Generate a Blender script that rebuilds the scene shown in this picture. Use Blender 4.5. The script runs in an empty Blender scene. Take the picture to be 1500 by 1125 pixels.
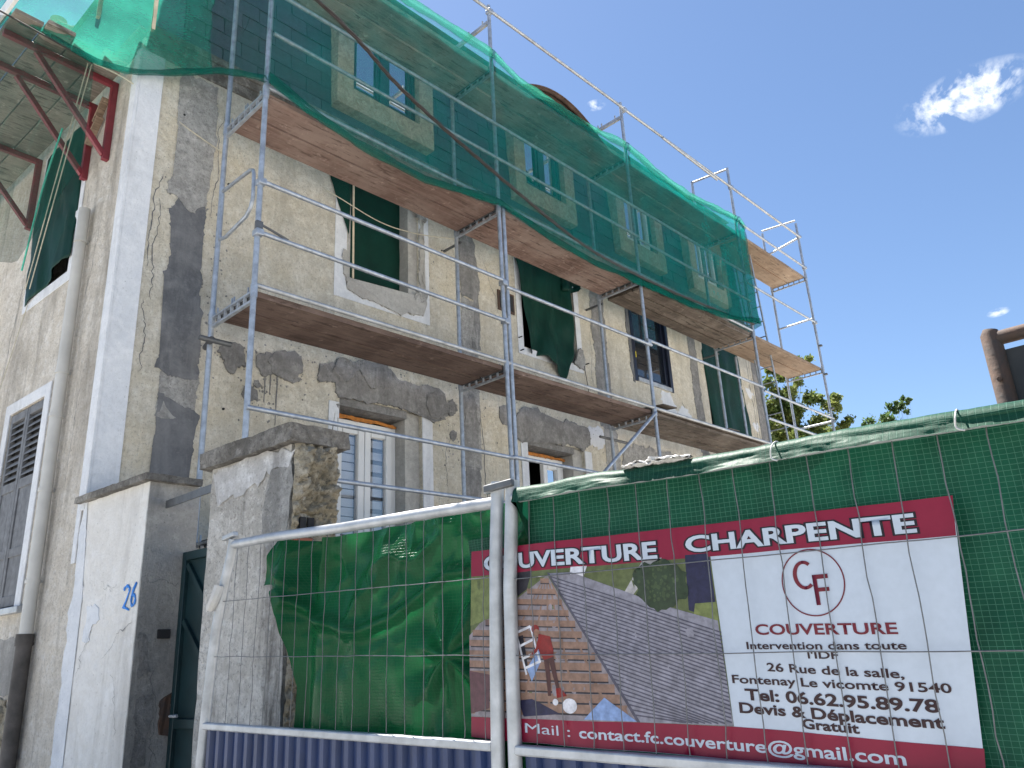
import bpy, bmesh, math, random
from mathutils import Vector, Matrix, noise
R = math.radians
random.seed(7)
scene = bpy.context.scene
col = scene.collection

# ------------------------------------------------------------------ camera
CAM = Vector((5.588, -2.879, 1.5))
yaw, pitch, roll = R(43.20), R(18.63), R(-3.0)
fw = Vector((-math.sin(yaw)*math.cos(pitch), math.cos(yaw)*math.cos(pitch), math.sin(pitch)))
r0 = fw.cross(Vector((0, 0, 1))).normalized(); u0 = r0.cross(fw)
rr = r0*math.cos(roll)+u0*math.sin(roll); uu = u0*math.cos(roll)-r0*math.sin(roll)
cam = bpy.data.cameras.new('camera'); camo = bpy.data.objects.new('camera', cam); col.objects.link(camo)
camo.matrix_world = Matrix(((rr.x, uu.x, -fw.x, CAM.x), (rr.y, uu.y, -fw.y, CAM.y), (rr.z, uu.z, -fw.z, CAM.z), (0, 0, 0, 1)))
cam.sensor_width = 36; cam.lens = 36*1153.86/1500; cam.clip_start = .05; cam.clip_end = 3000
scene.camera = camo

# ------------------------------------------------------------------ sky, sun, exposure
SUN_AZ = Vector((-.98, .20, 0)).normalized(); SUN_EL = R(64)
sdir = Vector((SUN_AZ.x*math.cos(SUN_EL), SUN_AZ.y*math.cos(SUN_EL), math.sin(SUN_EL)))
world = bpy.data.worlds.new('World'); scene.world = world; world.use_nodes = True
wn, wl = world.node_tree.nodes, world.node_tree.links
wn.clear()
wout = wn.new('ShaderNodeOutputWorld'); bg = wn.new('ShaderNodeBackground')
sky = wn.new('ShaderNodeTexSky'); sky.sky_type = 'NISHITA'; sky.sun_disc = False
sky.sun_elevation = SUN_EL; sky.sun_rotation = math.atan2(SUN_AZ.x, SUN_AZ.y)
sky.air_density = 1.0; sky.dust_density = .3; sky.ozone_density = 4.0; sky.altitude = 100
bg.inputs[1].default_value = .05
wtc = wn.new('ShaderNodeTexCoord')
def wmath(op, a, b=None, c=None):
    n = wn.new('ShaderNodeMath'); n.operation = op
    for i, v in enumerate((a, b, c)):
        if v is None: continue
        if isinstance(v, (int, float)): n.inputs[i].default_value = v
        else: wl.new(v, n.inputs[i])
    return n.outputs[0]
def wdot(v):
    n = wn.new('ShaderNodeVectorMath'); n.operation = 'DOT_PRODUCT'
    wl.new(wtc.outputs['Generated'], n.inputs[0]); n.inputs[1].default_value = v
    return n.outputs['Value']
cn = wn.new('ShaderNodeTexNoise'); cn.inputs['Scale'].default_value = 26; cn.inputs['Detail'].default_value = 7
cn.inputs['Roughness'].default_value = .66; cn.inputs['Distortion'].default_value = .5; wl.new(wtc.outputs['Generated'], cn.inputs['Vector'])
cn2 = wn.new('ShaderNodeTexNoise'); cn2.inputs['Scale'].default_value = 90; cn2.inputs['Detail'].default_value = 5
wl.new(wtc.outputs['Generated'], cn2.inputs['Vector'])
tot = None
for d0, e1, ra, rb in (((-.118, .842, .525), (.985, .15, .08), .072, .030), ((-.452, .652, .609), (.82, .57, .02), .0130, .0070),
                       ((-.155, .935, .318), (.985, .15, .08), .012, .005), ((.75, .45, .48), (.5, -.85, .05), .08, .03), ((.3, -.75, .58), (.9, .4, .05), .07, .03)):
    d0 = Vector(d0).normalized(); e1 = Vector(e1); e1 = (e1-d0*e1.dot(d0)).normalized(); e2 = d0.cross(e1)
    a = wmath('DIVIDE', wdot(e1), ra); b = wmath('DIVIDE', wdot(e2), rb)
    r2 = wmath('ADD', wmath('MULTIPLY', a, a), wmath('MULTIPLY', b, b))
    front = wmath('GREATER_THAN', wdot(d0), .5)
    den = wmath('MULTIPLY', wmath('MAXIMUM', wmath('SUBTRACT', 1.0, r2), 0.0), front)
    tot = den if tot is None else wmath('MAXIMUM', tot, den)
nz = wmath('ADD', wmath('MULTIPLY', cn.outputs[0], .7), wmath('MULTIPLY', cn2.outputs[0], .3))
dens = wmath('MULTIPLY', tot, wmath('MULTIPLY', wmath('SUBTRACT', nz, .455), 9.0))
cl = wn.new('ShaderNodeClamp'); wl.new(dens, cl.inputs[0])
cfac = wmath('MULTIPLY', cl.outputs[0], .9)
cmix = wn.new('ShaderNodeMix'); cmix.data_type = 'RGBA'
wl.new(cfac, cmix.inputs[0]); wl.new(sky.outputs[0], cmix.inputs[6]); cmix.inputs[7].default_value = (7.0, 7.3, 7.6, 1)
wl.new(cmix.outputs[2], bg.inputs[0]); wl.new(bg.outputs[0], wout.inputs[0])

sl = bpy.data.lights.new('sun', 'SUN'); sl.energy = 5.0; sl.angle = R(.53); sl.color = (1, .955, .89)
so = bpy.data.objects.new('sun', sl); col.objects.link(so); so.rotation_euler = (-sdir).to_track_quat('-Z', 'Y').to_euler(); so.location = (-6, 6, 20)
vs = scene.view_settings
vs.view_transform = 'Standard'; vs.look = 'None'; vs.gamma = 1; vs.use_curve_mapping = False; vs.exposure = 1.9

# ------------------------------------------------------------------ materials
M = {}
class NT:
    def __init__(s, name):
        m = bpy.data.materials.new(name); m.use_nodes = True
        s.m = m; s.n = m.node_tree.nodes; s.l = m.node_tree.links
        s.n.clear(); s.out = s.n.new('ShaderNodeOutputMaterial')
        s.tc = s.n.new('ShaderNodeTexCoord'); M[name] = m
    def link(s, a, b): s.l.new(a, b)
    def mapping(s, scale=(1, 1, 1), src='Object', rot=(0, 0, 0)):
        k = s.n.new('ShaderNodeMapping'); k.inputs['Scale'].default_value = scale; k.inputs['Rotation'].default_value = rot
        s.link(s.tc.outputs[src], k.inputs[0]); return k.outputs[0]
    def noise(s, scale, detail=4, rough=.55, vec=None, dist=0):
        k = s.n.new('ShaderNodeTexNoise'); k.inputs['Scale'].default_value = scale; k.inputs['Detail'].default_value = detail
        k.inputs['Roughness'].default_value = rough; k.inputs['Distortion'].default_value = dist
        s.link(vec if vec is not None else s.mapping(), k.inputs['Vector']); return k.outputs[0]
    def vor(s, scale, vec=None, feat='F1', rand=1):
        k = s.n.new('ShaderNodeTexVoronoi'); k.inputs['Scale'].default_value = scale; k.feature = feat
        k.inputs['Randomness'].default_value = rand
        s.link(vec if vec is not None else s.mapping(), k.inputs['Vector']); return k.outputs[0]
    def ramp(s, fac, stops):
        k = s.n.new('ShaderNodeValToRGB'); e = k.color_ramp.elements
        while len(e) < len(stops): e.new(.5)
        for i, (p, c) in enumerate(stops):
            e[i].position = p; e[i].color = (c[0], c[1], c[2], 1) if not isinstance(c, (int, float)) else (c, c, c, 1)
        s.link(fac, k.inputs[0]); return k.outputs[0]
    def mix(s, fac, a, b, mode='MIX'):
        k = s.n.new('ShaderNodeMix'); k.data_type = 'RGBA'; k.blend_type = mode
        for i, v in ((0, fac), (6, a), (7, b)):
            if isinstance(v, (int, float)): k.inputs[i].default_value = v
            elif isinstance(v, tuple): k.inputs[i].default_value = (*v, 1)
            else: s.link(v, k.inputs[i])
        return k.outputs[2]
    def math(s, op, a, b=0):
        k = s.n.new('ShaderNodeMath'); k.operation = op
        for i, v in ((0, a), (1, b)):
            if isinstance(v, (int, float)): k.inputs[i].default_value = v
            else: s.link(v, k.inputs[i])
        return k.outputs[0]
    def bump(s, h, strength=.5, dist=.01, prev=None):
        k = s.n.new('ShaderNodeBump'); k.inputs['Strength'].default_value = strength; k.inputs['Distance'].default_value = dist
        s.link(h, k.inputs['Height'])
        if prev is not None: s.link(prev, k.inputs['Normal'])
        return k.outputs[0]
    def bsdf(s, color, rough=.7, metal=0, normal=None, spec=.5):
        b = s.n.new('ShaderNodeBsdfPrincipled')
        if isinstance(color, tuple): b.inputs['Base Color'].default_value = (*color, 1)
        else: s.link(color, b.inputs['Base Color'])
        if isinstance(rough, (int, float)): b.inputs['Roughness'].default_value = rough
        else: s.link(rough, b.inputs['Roughness'])
        b.inputs['Metallic'].default_value = metal; b.inputs['Specular IOR Level'].default_value = spec
        if normal is not None: s.link(normal, b.inputs['Normal'])
        return b
    def done(s, sh):
        s.link(sh.outputs[0] if hasattr(sh, 'outputs') else sh, s.out.inputs[0]); return s.m

def rnd(t):     # per-object random 0..1
    k = t.n.new('ShaderNodeObjectInfo'); return k.outputs['Random']

def plaster(name, c1, c2, c3, streak=.5, speck=.35, bumpy=.8, grime=(.17, .155, .13), blotch=.45, bsc=1.0):
    t = NT(name)
    big = t.noise(.8, 5, .6); mid = t.noise(4.2, 7, .68, None, .3); m2 = t.noise(17, 7, .72); fine = t.noise(46, 6, .8)
    c = t.mix(t.ramp(big, [(.38, 0), (.62, 1)]), c1, c2)
    c = t.mix(t.ramp(mid, [(.44, 0), (.68, .9)]), c, c3)
    c = t.mix(t.math('MULTIPLY', t.ramp(m2, [(.50, 0), (.66, 1)]), blotch), c, tuple(.55*x+.45*y for x, y in zip(c1, grime)))
    c = t.mix(t.math('MULTIPLY', t.ramp(m2, [(.34, 1), (.46, 0)]), blotch*.7), c, tuple(min(.85, x*1.22) for x in c3))
    st = t.noise(1.7, 7, .72, t.mapping((1.6, 1.6, .22)), .5)
    c = t.mix(t.math('MULTIPLY', t.ramp(st, [(.50, 0), (.66, 1)]), streak), c, grime)
    c = t.mix(t.math('MULTIPLY', t.ramp(fine, [(.53, 0), (.64, 1)]), speck), c, grime)
    pit = t.vor(23, t.mapping()); pm = t.noise(2.3, 3, .5)
    c = t.mix(t.math('MULTIPLY', t.math('MULTIPLY', t.ramp(pit, [(.0, 1), (.16, 0)]), t.ramp(pm, [(.45, 0), (.6, 1)])), .75), c, tuple(x*.55 for x in grime))
    h = t.math('ADD', t.math('MULTIPLY', fine, .55), t.math('ADD', t.math('MULTIPLY', m2, .9), t.math('MULTIPLY', t.ramp(pit, [(0, 0), (.2, 1)]), .15)))
    n = t.bump(h, bumpy, .022*bsc); n = t.bump(mid, .4, .04*bsc, n)
    return t.done(t.bsdf(c, .95, 0, n, .2))
plaster('facade_plaster', (.68, .61, .475), (.54, .51, .44), (.77, .725, .63), .30, .62, 1.0, (.235, .21, .165), .6, 1.3)
plaster('gable_plaster', (.74, .675, .58), (.60, .55, .475), (.83, .785, .715), .62, .5, 1.0, (.21, .185, .155), .6, 1.4)
plaster('pillar_plaster', (.76, .735, .69), (.67, .645, .605), (.81, .795, .77), .55, .14, .6, (.40, .375, .34), .4)
plaster('pillar_old_plaster', (.58, .55, .50), (.36, .34, .31), (.70, .68, .64), 1.0, .6, 1.0, (.095, .09, .082), .75)
plaster('old_white', (.62, .61, .60), (.42, .41, .40), (.74, .74, .74), .8, .4, .8, (.16, .155, .15), .7)
plaster('pillar_grey', (.33, .32, .30), (.265, .26, .25), (.42, .405, .375), .5, .3, .7, (.11, .105, .10), .5)
plaster('rubble', (.47, .40, .285), (.34, .305, .24), (.57, .525, .44), .3, .7, 1.0, (.07, .06, .048), .8, 1.6)
plaster('white_paint', (.68, .695, .72), (.60, .62, .65), (.74, .75, .765), .40, .20, .4, (.34, .34, .34), .35)
plaster('mortar', (.29, .282, .273), (.215, .211, .206), (.40, .39, .375), .40, .35, 1.0, (.085, .083, .08), .7, 1.5)
plaster('mortar_light', (.42, .41, .385), (.30, .29, .275), (.53, .515, .49), .40, .6, 1.0, (.12, .118, .112), .85, 1.5)
plaster('mortar_dark', (.135, .138, .145), (.10, .103, .11), (.21, .21, .215), .55, .18, .6, (.25, .25, .25), .45)
plaster('sill_cement', (.44, .425, .39), (.36, .345, .32), (.52, .505, .47), .3, .3, .7, (.17, .16, .15), .5)
plaster('cap_stone', (.23, .21, .185), (.13, .122, .11), (.38, .36, .325), .6, .65, 1.0, (.05, .048, .045), .9, 1.5)
def simple(name, c, rough=.6, metal=0, var=.25, scale=8, bump=.15, spec=.5, rndv=0, bscale=60):
    t = NT(name)
    n1 = t.noise(scale, 5, .6)
    cc = t.mix(t.ramp(n1, [(.3, 0), (.7, 1)]), tuple(x*(1-var) for x in c), tuple(min(1, x*(1+var)) for x in c))
    if rndv:
        cc = t.mix(t.math('MULTIPLY', rnd(t), rndv), cc, tuple(x*.45 for x in c))
    nb = t.bump(t.noise(bscale, 4, .6), bump, .004)
    return t.done(t.bsdf(cc, rough, metal, nb, spec))
simple('galv', (.37, .405, .455), .46, .55, .28, 14, .25)
simple('galv_light', (.40, .415, .43), .46, .35, .28, 9, .35, bscale=25)
simple('steel_dark', (.12, .125, .13), .55, .5, .3, 9)
simple('red_steel', (.17, .020, .030), .5, 0, .3, 6)
simple('white_pvc', (.74, .74, .73), .35, 0, .05, 4, .05)
simple('navy_frame', (.012, .015, .03), .32, 0, .2, 6, .05)
simple('teal_frame', (.035, .06, .075), .4, 0, .2, 6, .05)
simple('slate', (.075, .09, .118), .62, 0, .22, 5, .3, rndv=.45)
simple('roof_tile', (.14, .075, .05), .8, 0, .35, 6, .4)
simple('brick', (.28, .10, .06), .9, 0, .3, 12, .5)
simple('shutter_grey', (.15, .155, .165), .75, 0, .3, 14, .5, rndv=.25)
simple('pipe_pvc', (.50, .485, .45), .5, 0, .14, 3, .1)
simple('pipe_iron', (.085, .075, .068), .7, .2, .4, 8, .4)
simple('gate_teal', (.007, .027, .031), .45, 0, .3, 5, .2)
simple('cable_black', (.03, .022, .02), .6, 0, .3, 20)
simple('rope', (.50, .46, .36), .9, 0, .2, 40, .5)
simple('rope_green', (.08, .45, .33), .8, 0, .2, 40, .3)
simple('white_fabric', (.50, .49, .47), .8, 0, .1, 20, .4)
simple('brown_sheet', (.10, .06, .045), .7, 0, .4, 9, .4)
simple('blue_sheet', (.013, .032, .105), .42, .0, .25, 5, .12)
simple('blue_paint', (.02, .20, .62), .6, 0, .15, 15)
simple('wire_galv', (.14, .145, .152), .5, .5, .25, 30)
simple('foam_orange', (.45, .17, .035), .9, 0, .35, 20, .6)
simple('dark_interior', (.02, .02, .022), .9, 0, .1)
simple('pale_street', (.34, .33, .31), .92, 0, .25, 30, .5)  # pale concrete street, lightened to bounce sunlight onto the walls
simple('pavement', (.44, .42, .39), .9, 0, .2, 9, .4)
simple('gravel', (.50, .46, .40), .95, 0, .3, 40, .7)
simple('lath', (.60, .50, .36), .8, 0, .2, 9, .3)
simple('blind_white', (.52, .54, .58), .7, 0, .06, 6, .05)
simple('blind_dark', (.075, .08, .09), .6, 0, .1, 6, .05)
simple('yellow_tag', (.75, .62, .05), .6, 0, .1)
simple('white_plank', (.66, .66, .64), .7, 0, .12, 6)
# lettering and print
for nm, c in dict(print_red=(.20, .006, .030), print_white=(.44, .495, .57), print_ink=(.030, .012, .014), print_maroon=(.135, .012, .022), print_black=(.010, .008, .012),
                  p_grass=(.095, .115, .045), p_hedge=(.14, .165, .055), p_batten=(.22, .135, .10), p_gap=(.21, .185, .20), p_tile=(.215, .21, .25), p_tiledark=(.075, .072, .10),
                  p_road=(.33, .32, .32), p_navy=(.018, .018, .05), p_brick=(.095, .042, .05), p_blue=(.20, .29, .50), p_redcloth=(.20, .015, .014),
                  p_trouser=(.06, .02, .02), p_dark=(.022, .02, .028), p_white=(.58, .58, .62), p_tree=(.028, .045, .022), p_treelit=(.05, .075, .032), p_skin=(.30, .16, .11)).items():
    simple(nm, c, .42, 0, .30 if nm.startswith('p_') else .035, 45, .06, .3)

def wood_mat(name, c1, c2, c3):
    t = NT(name)
    v = t.mapping((14, .7, 14)); n1 = t.noise(2.2, 8, .7, v, .8)
    n2 = t.noise(1.6, 5, .65); n3 = t.noise(3.0, 6, .75, t.mapping((8, 1.1, 8)))
    c = t.mix(t.ramp(n1, [(.38, 0), (.58, 1)]), c1, tuple(x*.72 for x in c2))
    c = t.mix(t.ramp(n2, [(.42, 0), (.62, .8)]), c, c3)
    c = t.mix(t.ramp(n3, [(.55, 0), (.62, .9)]), c, tuple(x*.30 for x in c1))
    c = t.mix(t.ramp(t.noise(9, 5, .7), [(.60, 0), (.70, .7)]), c, tuple(min(.7, x*1.5+.03) for x in c3))
    c = t.mix(t.math('MULTIPLY', rnd(t), .5), c, tuple(x*.5 for x in c1))
    return t.done(t.bsdf(c, .85, 0, t.bump(n1, .5, .008), .25))
wood_mat('plank_red', (.32, .215, .18), (.24, .15, .122), (.41, .315, .27))
wood_mat('plank_brown', (.17, .115, .095), (.12, .08, .066), (.23, .165, .135))
wood_mat('plank_grey', (.25, .225, .19), (.18, .16, .135), (.32, .295, .25))
wood_mat('plank_pale', (.36, .26, .185), (.29, .205, .145), (.43, .335, .255))
wood_mat('plank_old', (.17, .135, .11), (.105, .085, .07), (.25, .21, .175))
# stone surround
t = NT('surround'); n1 = t.noise(9, 6, .65, None, 1.2); n2 = t.noise(40, 4, .6)
c = t.mix(t.ramp(n1, [(.38, 0), (.62, 1)]), (.50, .44, .33), (.33, .28, .20)); c = t.mix(t.ramp(n2, [(.5, 0), (.75, .6)]), c, (.24, .19, .12))
t.done(t.bsdf(c, .85, 0, t.bump(n1, .3, .005)))
# glass
t = NT('glass')
b = t.bsdf((.018, .022, .028), .04, 0, None, .9); b.inputs['IOR'].default_value = 1.7
t.done(b)
t = NT('glass_clear'); tr = t.n.new('ShaderNodeBsdfTransparent'); gl = t.n.new('ShaderNodeBsdfGlossy'); gl.inputs['Roughness'].default_value = .03
fr = t.n.new('ShaderNodeFresnel'); fr.inputs[0].default_value = 1.5; mx = t.n.new('ShaderNodeMixShader')
t.link(t.math('MULTIPLY', fr.outputs[0], 1.6), mx.inputs[0]); t.link(tr.outputs[0], mx.inputs[1]); t.link(gl.outputs[0], mx.inputs[2]); t.done(mx)
# netting
def net_mat(name, colr, cover, trans, grad=None):
    t = NT(name)
    w1 = t.noise(22, 5, .65, t.mapping((1, 1, 7))); w2 = t.noise(2.2, 4, .6)
    cc = t.mix(t.ramp(w2, [(.35, 0), (.7, 1)]), tuple(x*.8 for x in colr), tuple(min(1, x*1.15) for x in colr))
    df = t.n.new('ShaderNodeBsdfDiffuse'); tl = t.n.new('ShaderNodeBsdfTranslucent'); tp = t.n.new('ShaderNodeBsdfTransparent')
    t.link(cc, df.inputs[0]); t.link(cc, tl.inputs[0])
    m1 = t.n.new('ShaderNodeMixShader'); m1.inputs[0].default_value = trans; t.link(df.outputs[0], m1.inputs[1]); t.link(tl.outputs[0], m1.inputs[2])
    fac = t.math('ADD', t.math('MULTIPLY', t.math('SUBTRACT', w1, .5), .30), t.math('ADD', t.math('MULTIPLY', t.math('SUBTRACT', w2, .5), .30), cover))
    if grad:      # cover rises along the run, baking in the denser look at glancing view
        sp = t.n.new('ShaderNodeSeparateXYZ'); t.link(t.tc.outputs['Object'], sp.inputs[0])
        fac = t.math('ADD', fac, t.math('MULTIPLY', sp.outputs[1], grad))
    k = t.n.new('ShaderNodeClamp'); k.inputs[1].default_value = .05; k.inputs[2].default_value = .97; t.link(fac, k.inputs[0])
    m2 = t.n.new('ShaderNodeMixShader'); t.link(k.outputs[0], m2.inputs[0]); t.link(tp.outputs[0], m2.inputs[1]); t.link(m1.outputs[0], m2.inputs[2])
    t.done(m2)
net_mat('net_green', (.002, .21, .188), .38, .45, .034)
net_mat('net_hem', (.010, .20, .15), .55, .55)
net_mat('net_top', (.05, .33, .235), .50, .6)  # top hem, its sunlit brightness put into a lighter green
net_mat('net_street', (.045, .36, .26), .60, .6)  # sunlit part of the street net, paler and denser in its colour
net_mat('net_shaded', (.003, .19, .165), .24, .5)  # same net in the house's shade, painted darker and more see-through
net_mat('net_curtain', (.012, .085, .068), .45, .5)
# tarpaulin with woven grid
def tarp_mat(name, colr, grid, trans=.3, rough=.38):
    t = NT(name)
    uv = t.tc.outputs['UV']
    br = t.n.new('ShaderNodeTexBrick'); br.offset = 0; br.squash = 1
    br.inputs['Scale'].default_value = 1; br.inputs['Brick Width'].default_value = .016; br.inputs['Row Height'].default_value = .012
    br.inputs['Mortar Size'].default_value = .0011; br.inputs['Mortar Smooth'].default_value = .6
    t.link(uv, br.inputs['Vector'])
    n1 = t.noise(3, 5, .6); n2 = t.noise(16, 5, .65)
    c = t.mix(t.ramp(n1, [(.35, 0), (.7, 1)]), tuple(x*.72 for x in colr), tuple(x*1.2 for x in colr))
    c = t.mix(t.math('MULTIPLY', br.outputs['Fac'], grid), c, tuple(min(1, x*1.9+.045) for x in colr))
    c = t.mix(t.ramp(n2, [(.58, 0), (.8, .25)]), c, tuple(x*1.4+.008 for x in colr))
    h = t.math('ADD', t.math('MULTIPLY', br.outputs['Fac'], .35), t.math('MULTIPLY', n2, .9))
    nb = t.bump(h, .45, .006)
    b = t.bsdf(c, rough, 0, nb, .22)
    tl = t.n.new('ShaderNodeBsdfTranslucent'); t.link(t.mix(.5, c, tuple(min(1, x*1.6) for x in colr)), tl.inputs[0])
    mx = t.n.new('ShaderNodeMixShader'); mx.inputs[0].default_value = trans
    t.link(b.outputs[0], mx.inputs[1]); t.link(tl.outputs[0], mx.inputs[2]); t.done(mx)
tarp_mat('tarp_left', (.006, .085, .028), .16, .40, .22)
tarp_mat('tarp_right', (.004, .058, .032), .75, .26, .5)
tarp_mat('tarp_window', (.004, .042, .028), .05, .16, .5)
# leaves
def leaf_mat(name, a, b2):
    t = NT(name); n1 = t.noise(2.5, 3, .5)
    cc = t.mix(t.ramp(n1, [(.35, 0), (.65, 1)]), a, b2)
    b = t.bsdf(cc, .55, 0, None, .3); tl = t.n.new('ShaderNodeBsdfTranslucent'); t.link(cc, tl.inputs[0])
    mx = t.n.new('ShaderNodeMixShader'); mx.inputs[0].default_value = .45
    t.link(b.outputs[0], mx.inputs[1]); t.link(tl.outputs[0], mx.inputs[2]); t.done(mx)
leaf_mat('leaf', (.085, .135, .035), (.21, .24, .065)); leaf_mat('leaf_dark', (.065, .12, .04), (.11, .17, .06))
simple('bark', (.10, .08, .06), .9, 0, .3, 10, .6)
t = NT('rust'); n1 = t.noise(9, 6, .65); n2 = t.noise(55, 4, .6)
c = t.mix(t.ramp(n1, [(.4, 0), (.6, 1)]), (.068, .050, .043), (.10, .058, .040)); c = t.mix(t.ramp(n2, [(.55, 0), (.7, .6)]), c, (.045, .045, .042))
t.done(t.bsdf(c, .8, .2, t.bump(n2, .5, .004)))
simple('rust_sheet', (.035, .036, .036), .65, .2, .35, 4, .2)

# ------------------------------------------------------------------ mesh helpers
class MB:
    def __init__(s): s.v = []; s.f = []; s.mi = []; s.uv = {}
    def add(s, vs, fs, mi=0):
        o = len(s.v); s.v += [Vector(p) for p in vs]
        for f in fs: s.f.append(tuple(i+o for i in f)); s.mi.append(mi)
        return s
    def hexa(s, p, mi=0):   # 8 points: bottom 0-3, top 4-7
        return s.add(p, [(0, 3, 2, 1), (4, 5, 6, 7), (0, 1, 5, 4), (1, 2, 6, 5), (2, 3, 7, 6), (3, 0, 4, 7)], mi)
    def box(s, a, b, mi=0):
        x0, y0, z0 = a; x1, y1, z1 = b
        if x0 > x1: x0, x1 = x1, x0
        if y0 > y1: y0, y1 = y1, y0
        if z0 > z1: z0, z1 = z1, z0
        return s.hexa([(x0, y0, z0), (x1, y0, z0), (x1, y1, z0), (x0, y1, z0), (x0, y0, z1), (x1, y0, z1), (x1, y1, z1), (x0, y1, z1)], mi)
    def lbox(s, fn, u0, u1, z0, z1, d0, d1, mi=0):     # box in a wall's own frame fn(u,z,d)
        P = [fn(u0, z0, d0), fn(u1, z0, d0), fn(u1, z0, d1), fn(u0, z0, d1), fn(u0, z1, d0), fn(u1, z1, d0), fn(u1, z1, d1), fn(u0, z1, d1)]
        return s.hexa(P, mi)
    def tube(s, pts, r, n=10, mi=0, cap=True):
        pts = [Vector(p) for p in pts]; k = len(pts)
        rs = r if isinstance(r, (list, tuple)) else [r]*k
        vs = []; fs = []
        t0 = (pts[1]-pts[0]).normalized(); up = Vector((0, 0, 1)) if abs(t0.z) < .9 else Vector((1, 0, 0))
        a = t0.cross(up).normalized()
        for i, p in enumerate(pts):
            t = (pts[min(i+1, k-1)]-pts[max(i-1, 0)]).normalized()
            a = (a-t*a.dot(t)).normalized(); b = t.cross(a)
            for j in range(n):
                q = 2*math.pi*j/n; vs.append(p+(a*math.cos(q)+b*math.sin(q))*rs[i])
        for i in range(k-1):
            for j in range(n):
                fs.append((i*n+j, i*n+(j+1) % n, (i+1)*n+(j+1) % n, (i+1)*n+j))
        if cap: fs.append(tuple(range(n-1, -1, -1))); fs.append(tuple(range((k-1)*n, k*n)))
        return s.add(vs, fs, mi)
    def bar(s, p, q, w, h, mi=0, up=Vector((0, 0, 1))):     # square section bar
        p, q = Vector(p), Vector(q); t = (q-p).normalized()
        if abs(t.dot(up)) > .95: up = Vector((0, 1, 0))
        a = t.cross(up).normalized()*w/2; b = a.cross(t).normalized()*h/2
        return s.hexa([p-a-b, p+a-b, q+a-b, q-a-b, p-a+b, p+a+b, q+a+b, q-a+b], mi)
    def grid(s, fn, nu, nv, mi=0, uvfn=None):
        o = len(s.v)
        for j in range(nv+1):
            for i in range(nu+1):
                s.v.append(Vector(fn(i/nu, j/nv)))
                if uvfn: s.uv[len(s.v)-1] = uvfn(i/nu, j/nv)
        for j in range(nv):
            for i in range(nu):
                q = o+j*(nu+1)+i; s.f.append((q, q+1, q+nu+2, q+nu+1)); s.mi.append(mi)
        return s
    def build(s, name, mats, parent=None, smooth=True, bevel=0, solid=0, ang=40):
        off = wloc(parent)
        me = bpy.data.meshes.new(name); me.from_pydata([v-off for v in s.v], [], s.f)
        if isinstance(mats, str): mats = [mats]
        for m in mats: me.materials.append(M[m])
        if len(mats) > 1: me.polygons.foreach_set('material_index', s.mi)
        if s.uv:
            L = me.uv_layers.new(name='UV')
            for lp in me.loops: L.data[lp.index].uv = s.uv.get(lp.vertex_index, (0, 0))
        if smooth:
            me.polygons.foreach_set('use_smooth', [True]*len(me.polygons)); me.set_sharp_from_angle(angle=R(ang))
        me.update()
        o = bpy.data.objects.new(name, me); col.objects.link(o)
        if parent is not None: o.parent = parent
        if bevel:
            b = o.modifiers.new('bevel', 'BEVEL'); b.width = bevel; b.segments = 2; b.limit_method = 'ANGLE'; b.harden_normals = False
        if solid:
            b = o.modifiers.new('solid', 'SOLIDIFY'); b.thickness = solid; b.offset = 0
        return o
def wloc(o):
    v = Vector((0, 0, 0))
    while o is not None: v += o.location; o = o.parent
    return v
def tag(o, label, cat, group=None, kind=None):
    if label: o['label'] = label
    if cat: o['category'] = cat
    if group: o['group'] = group
    if kind: o['kind'] = kind
    return o
def empty(name, loc, label, cat, group=None):
    o = bpy.data.objects.new(name, None); col.objects.link(o); o.location = loc; o.empty_display_size = .2
    return tag(o, label, cat, group)
def fbm(x, y=0, z=0, o=4): return noise.fractal(Vector((x, y, z)), 1.0, 2.0, o)

# wall frames ------------------------------------------------------
XF = -1.05
def FP(y, z, d=0): return Vector((XF+d, y, z))                    # courtyard facade, d outwards (+X)
g = Vector((.99748, .071, 0)).normalized(); gn = Vector((g.y, -g.x, 0)); G0 = Vector((XF, -.74, 0))
def GP(u, z, d=0): return G0-g*u+gn*d+Vector((0, 0, z))           # street gable, u to the left of the corner, d towards the street
fa = Vector((.9973, .074, 0)).normalized(); fnv = Vector((fa.y, -fa.x, 0)); F0 = Vector((3.67, -.899, 0))
def FF(u, z, d=0): return F0+fa*u+fnv*d+Vector((0, 0, z))         # site fence, u to the right, d towards the street

def wall_holes(fn, u0, u1, z0, z1, holes, depth, mb=None):
    mb = mb or MB()
    us = sorted({u0, u1, *[h[0] for h in holes], *[h[1] for h in holes]}); zs = sorted({z0, z1, *[h[2] for h in holes], *[h[3] for h in holes]})
    for i in range(len(us)-1):
        for j in range(len(zs)-1):
            cu, cz = (us[i]+us[i+1])/2, (zs[j]+zs[j+1])/2
            if any(h[0] < cu < h[1] and h[2] < cz < h[3] for h in holes): continue
            mb.add([fn(us[i], zs[j]), fn(us[i+1], zs[j]), fn(us[i+1], zs[j+1]), fn(us[i], zs[j+1])], [(0, 1, 2, 3)])
    for a, b, c, d in holes:
        for p, q in (((a, c), (a, d)), ((a, d), (b, d)), ((b, d), (b, c)), ((b, c), (a, c))):
            mb.add([fn(*p, 0), fn(*q, 0), fn(*q, -depth), fn(*p, -depth)], [(0, 1, 2, 3)])
    return mb
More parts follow.
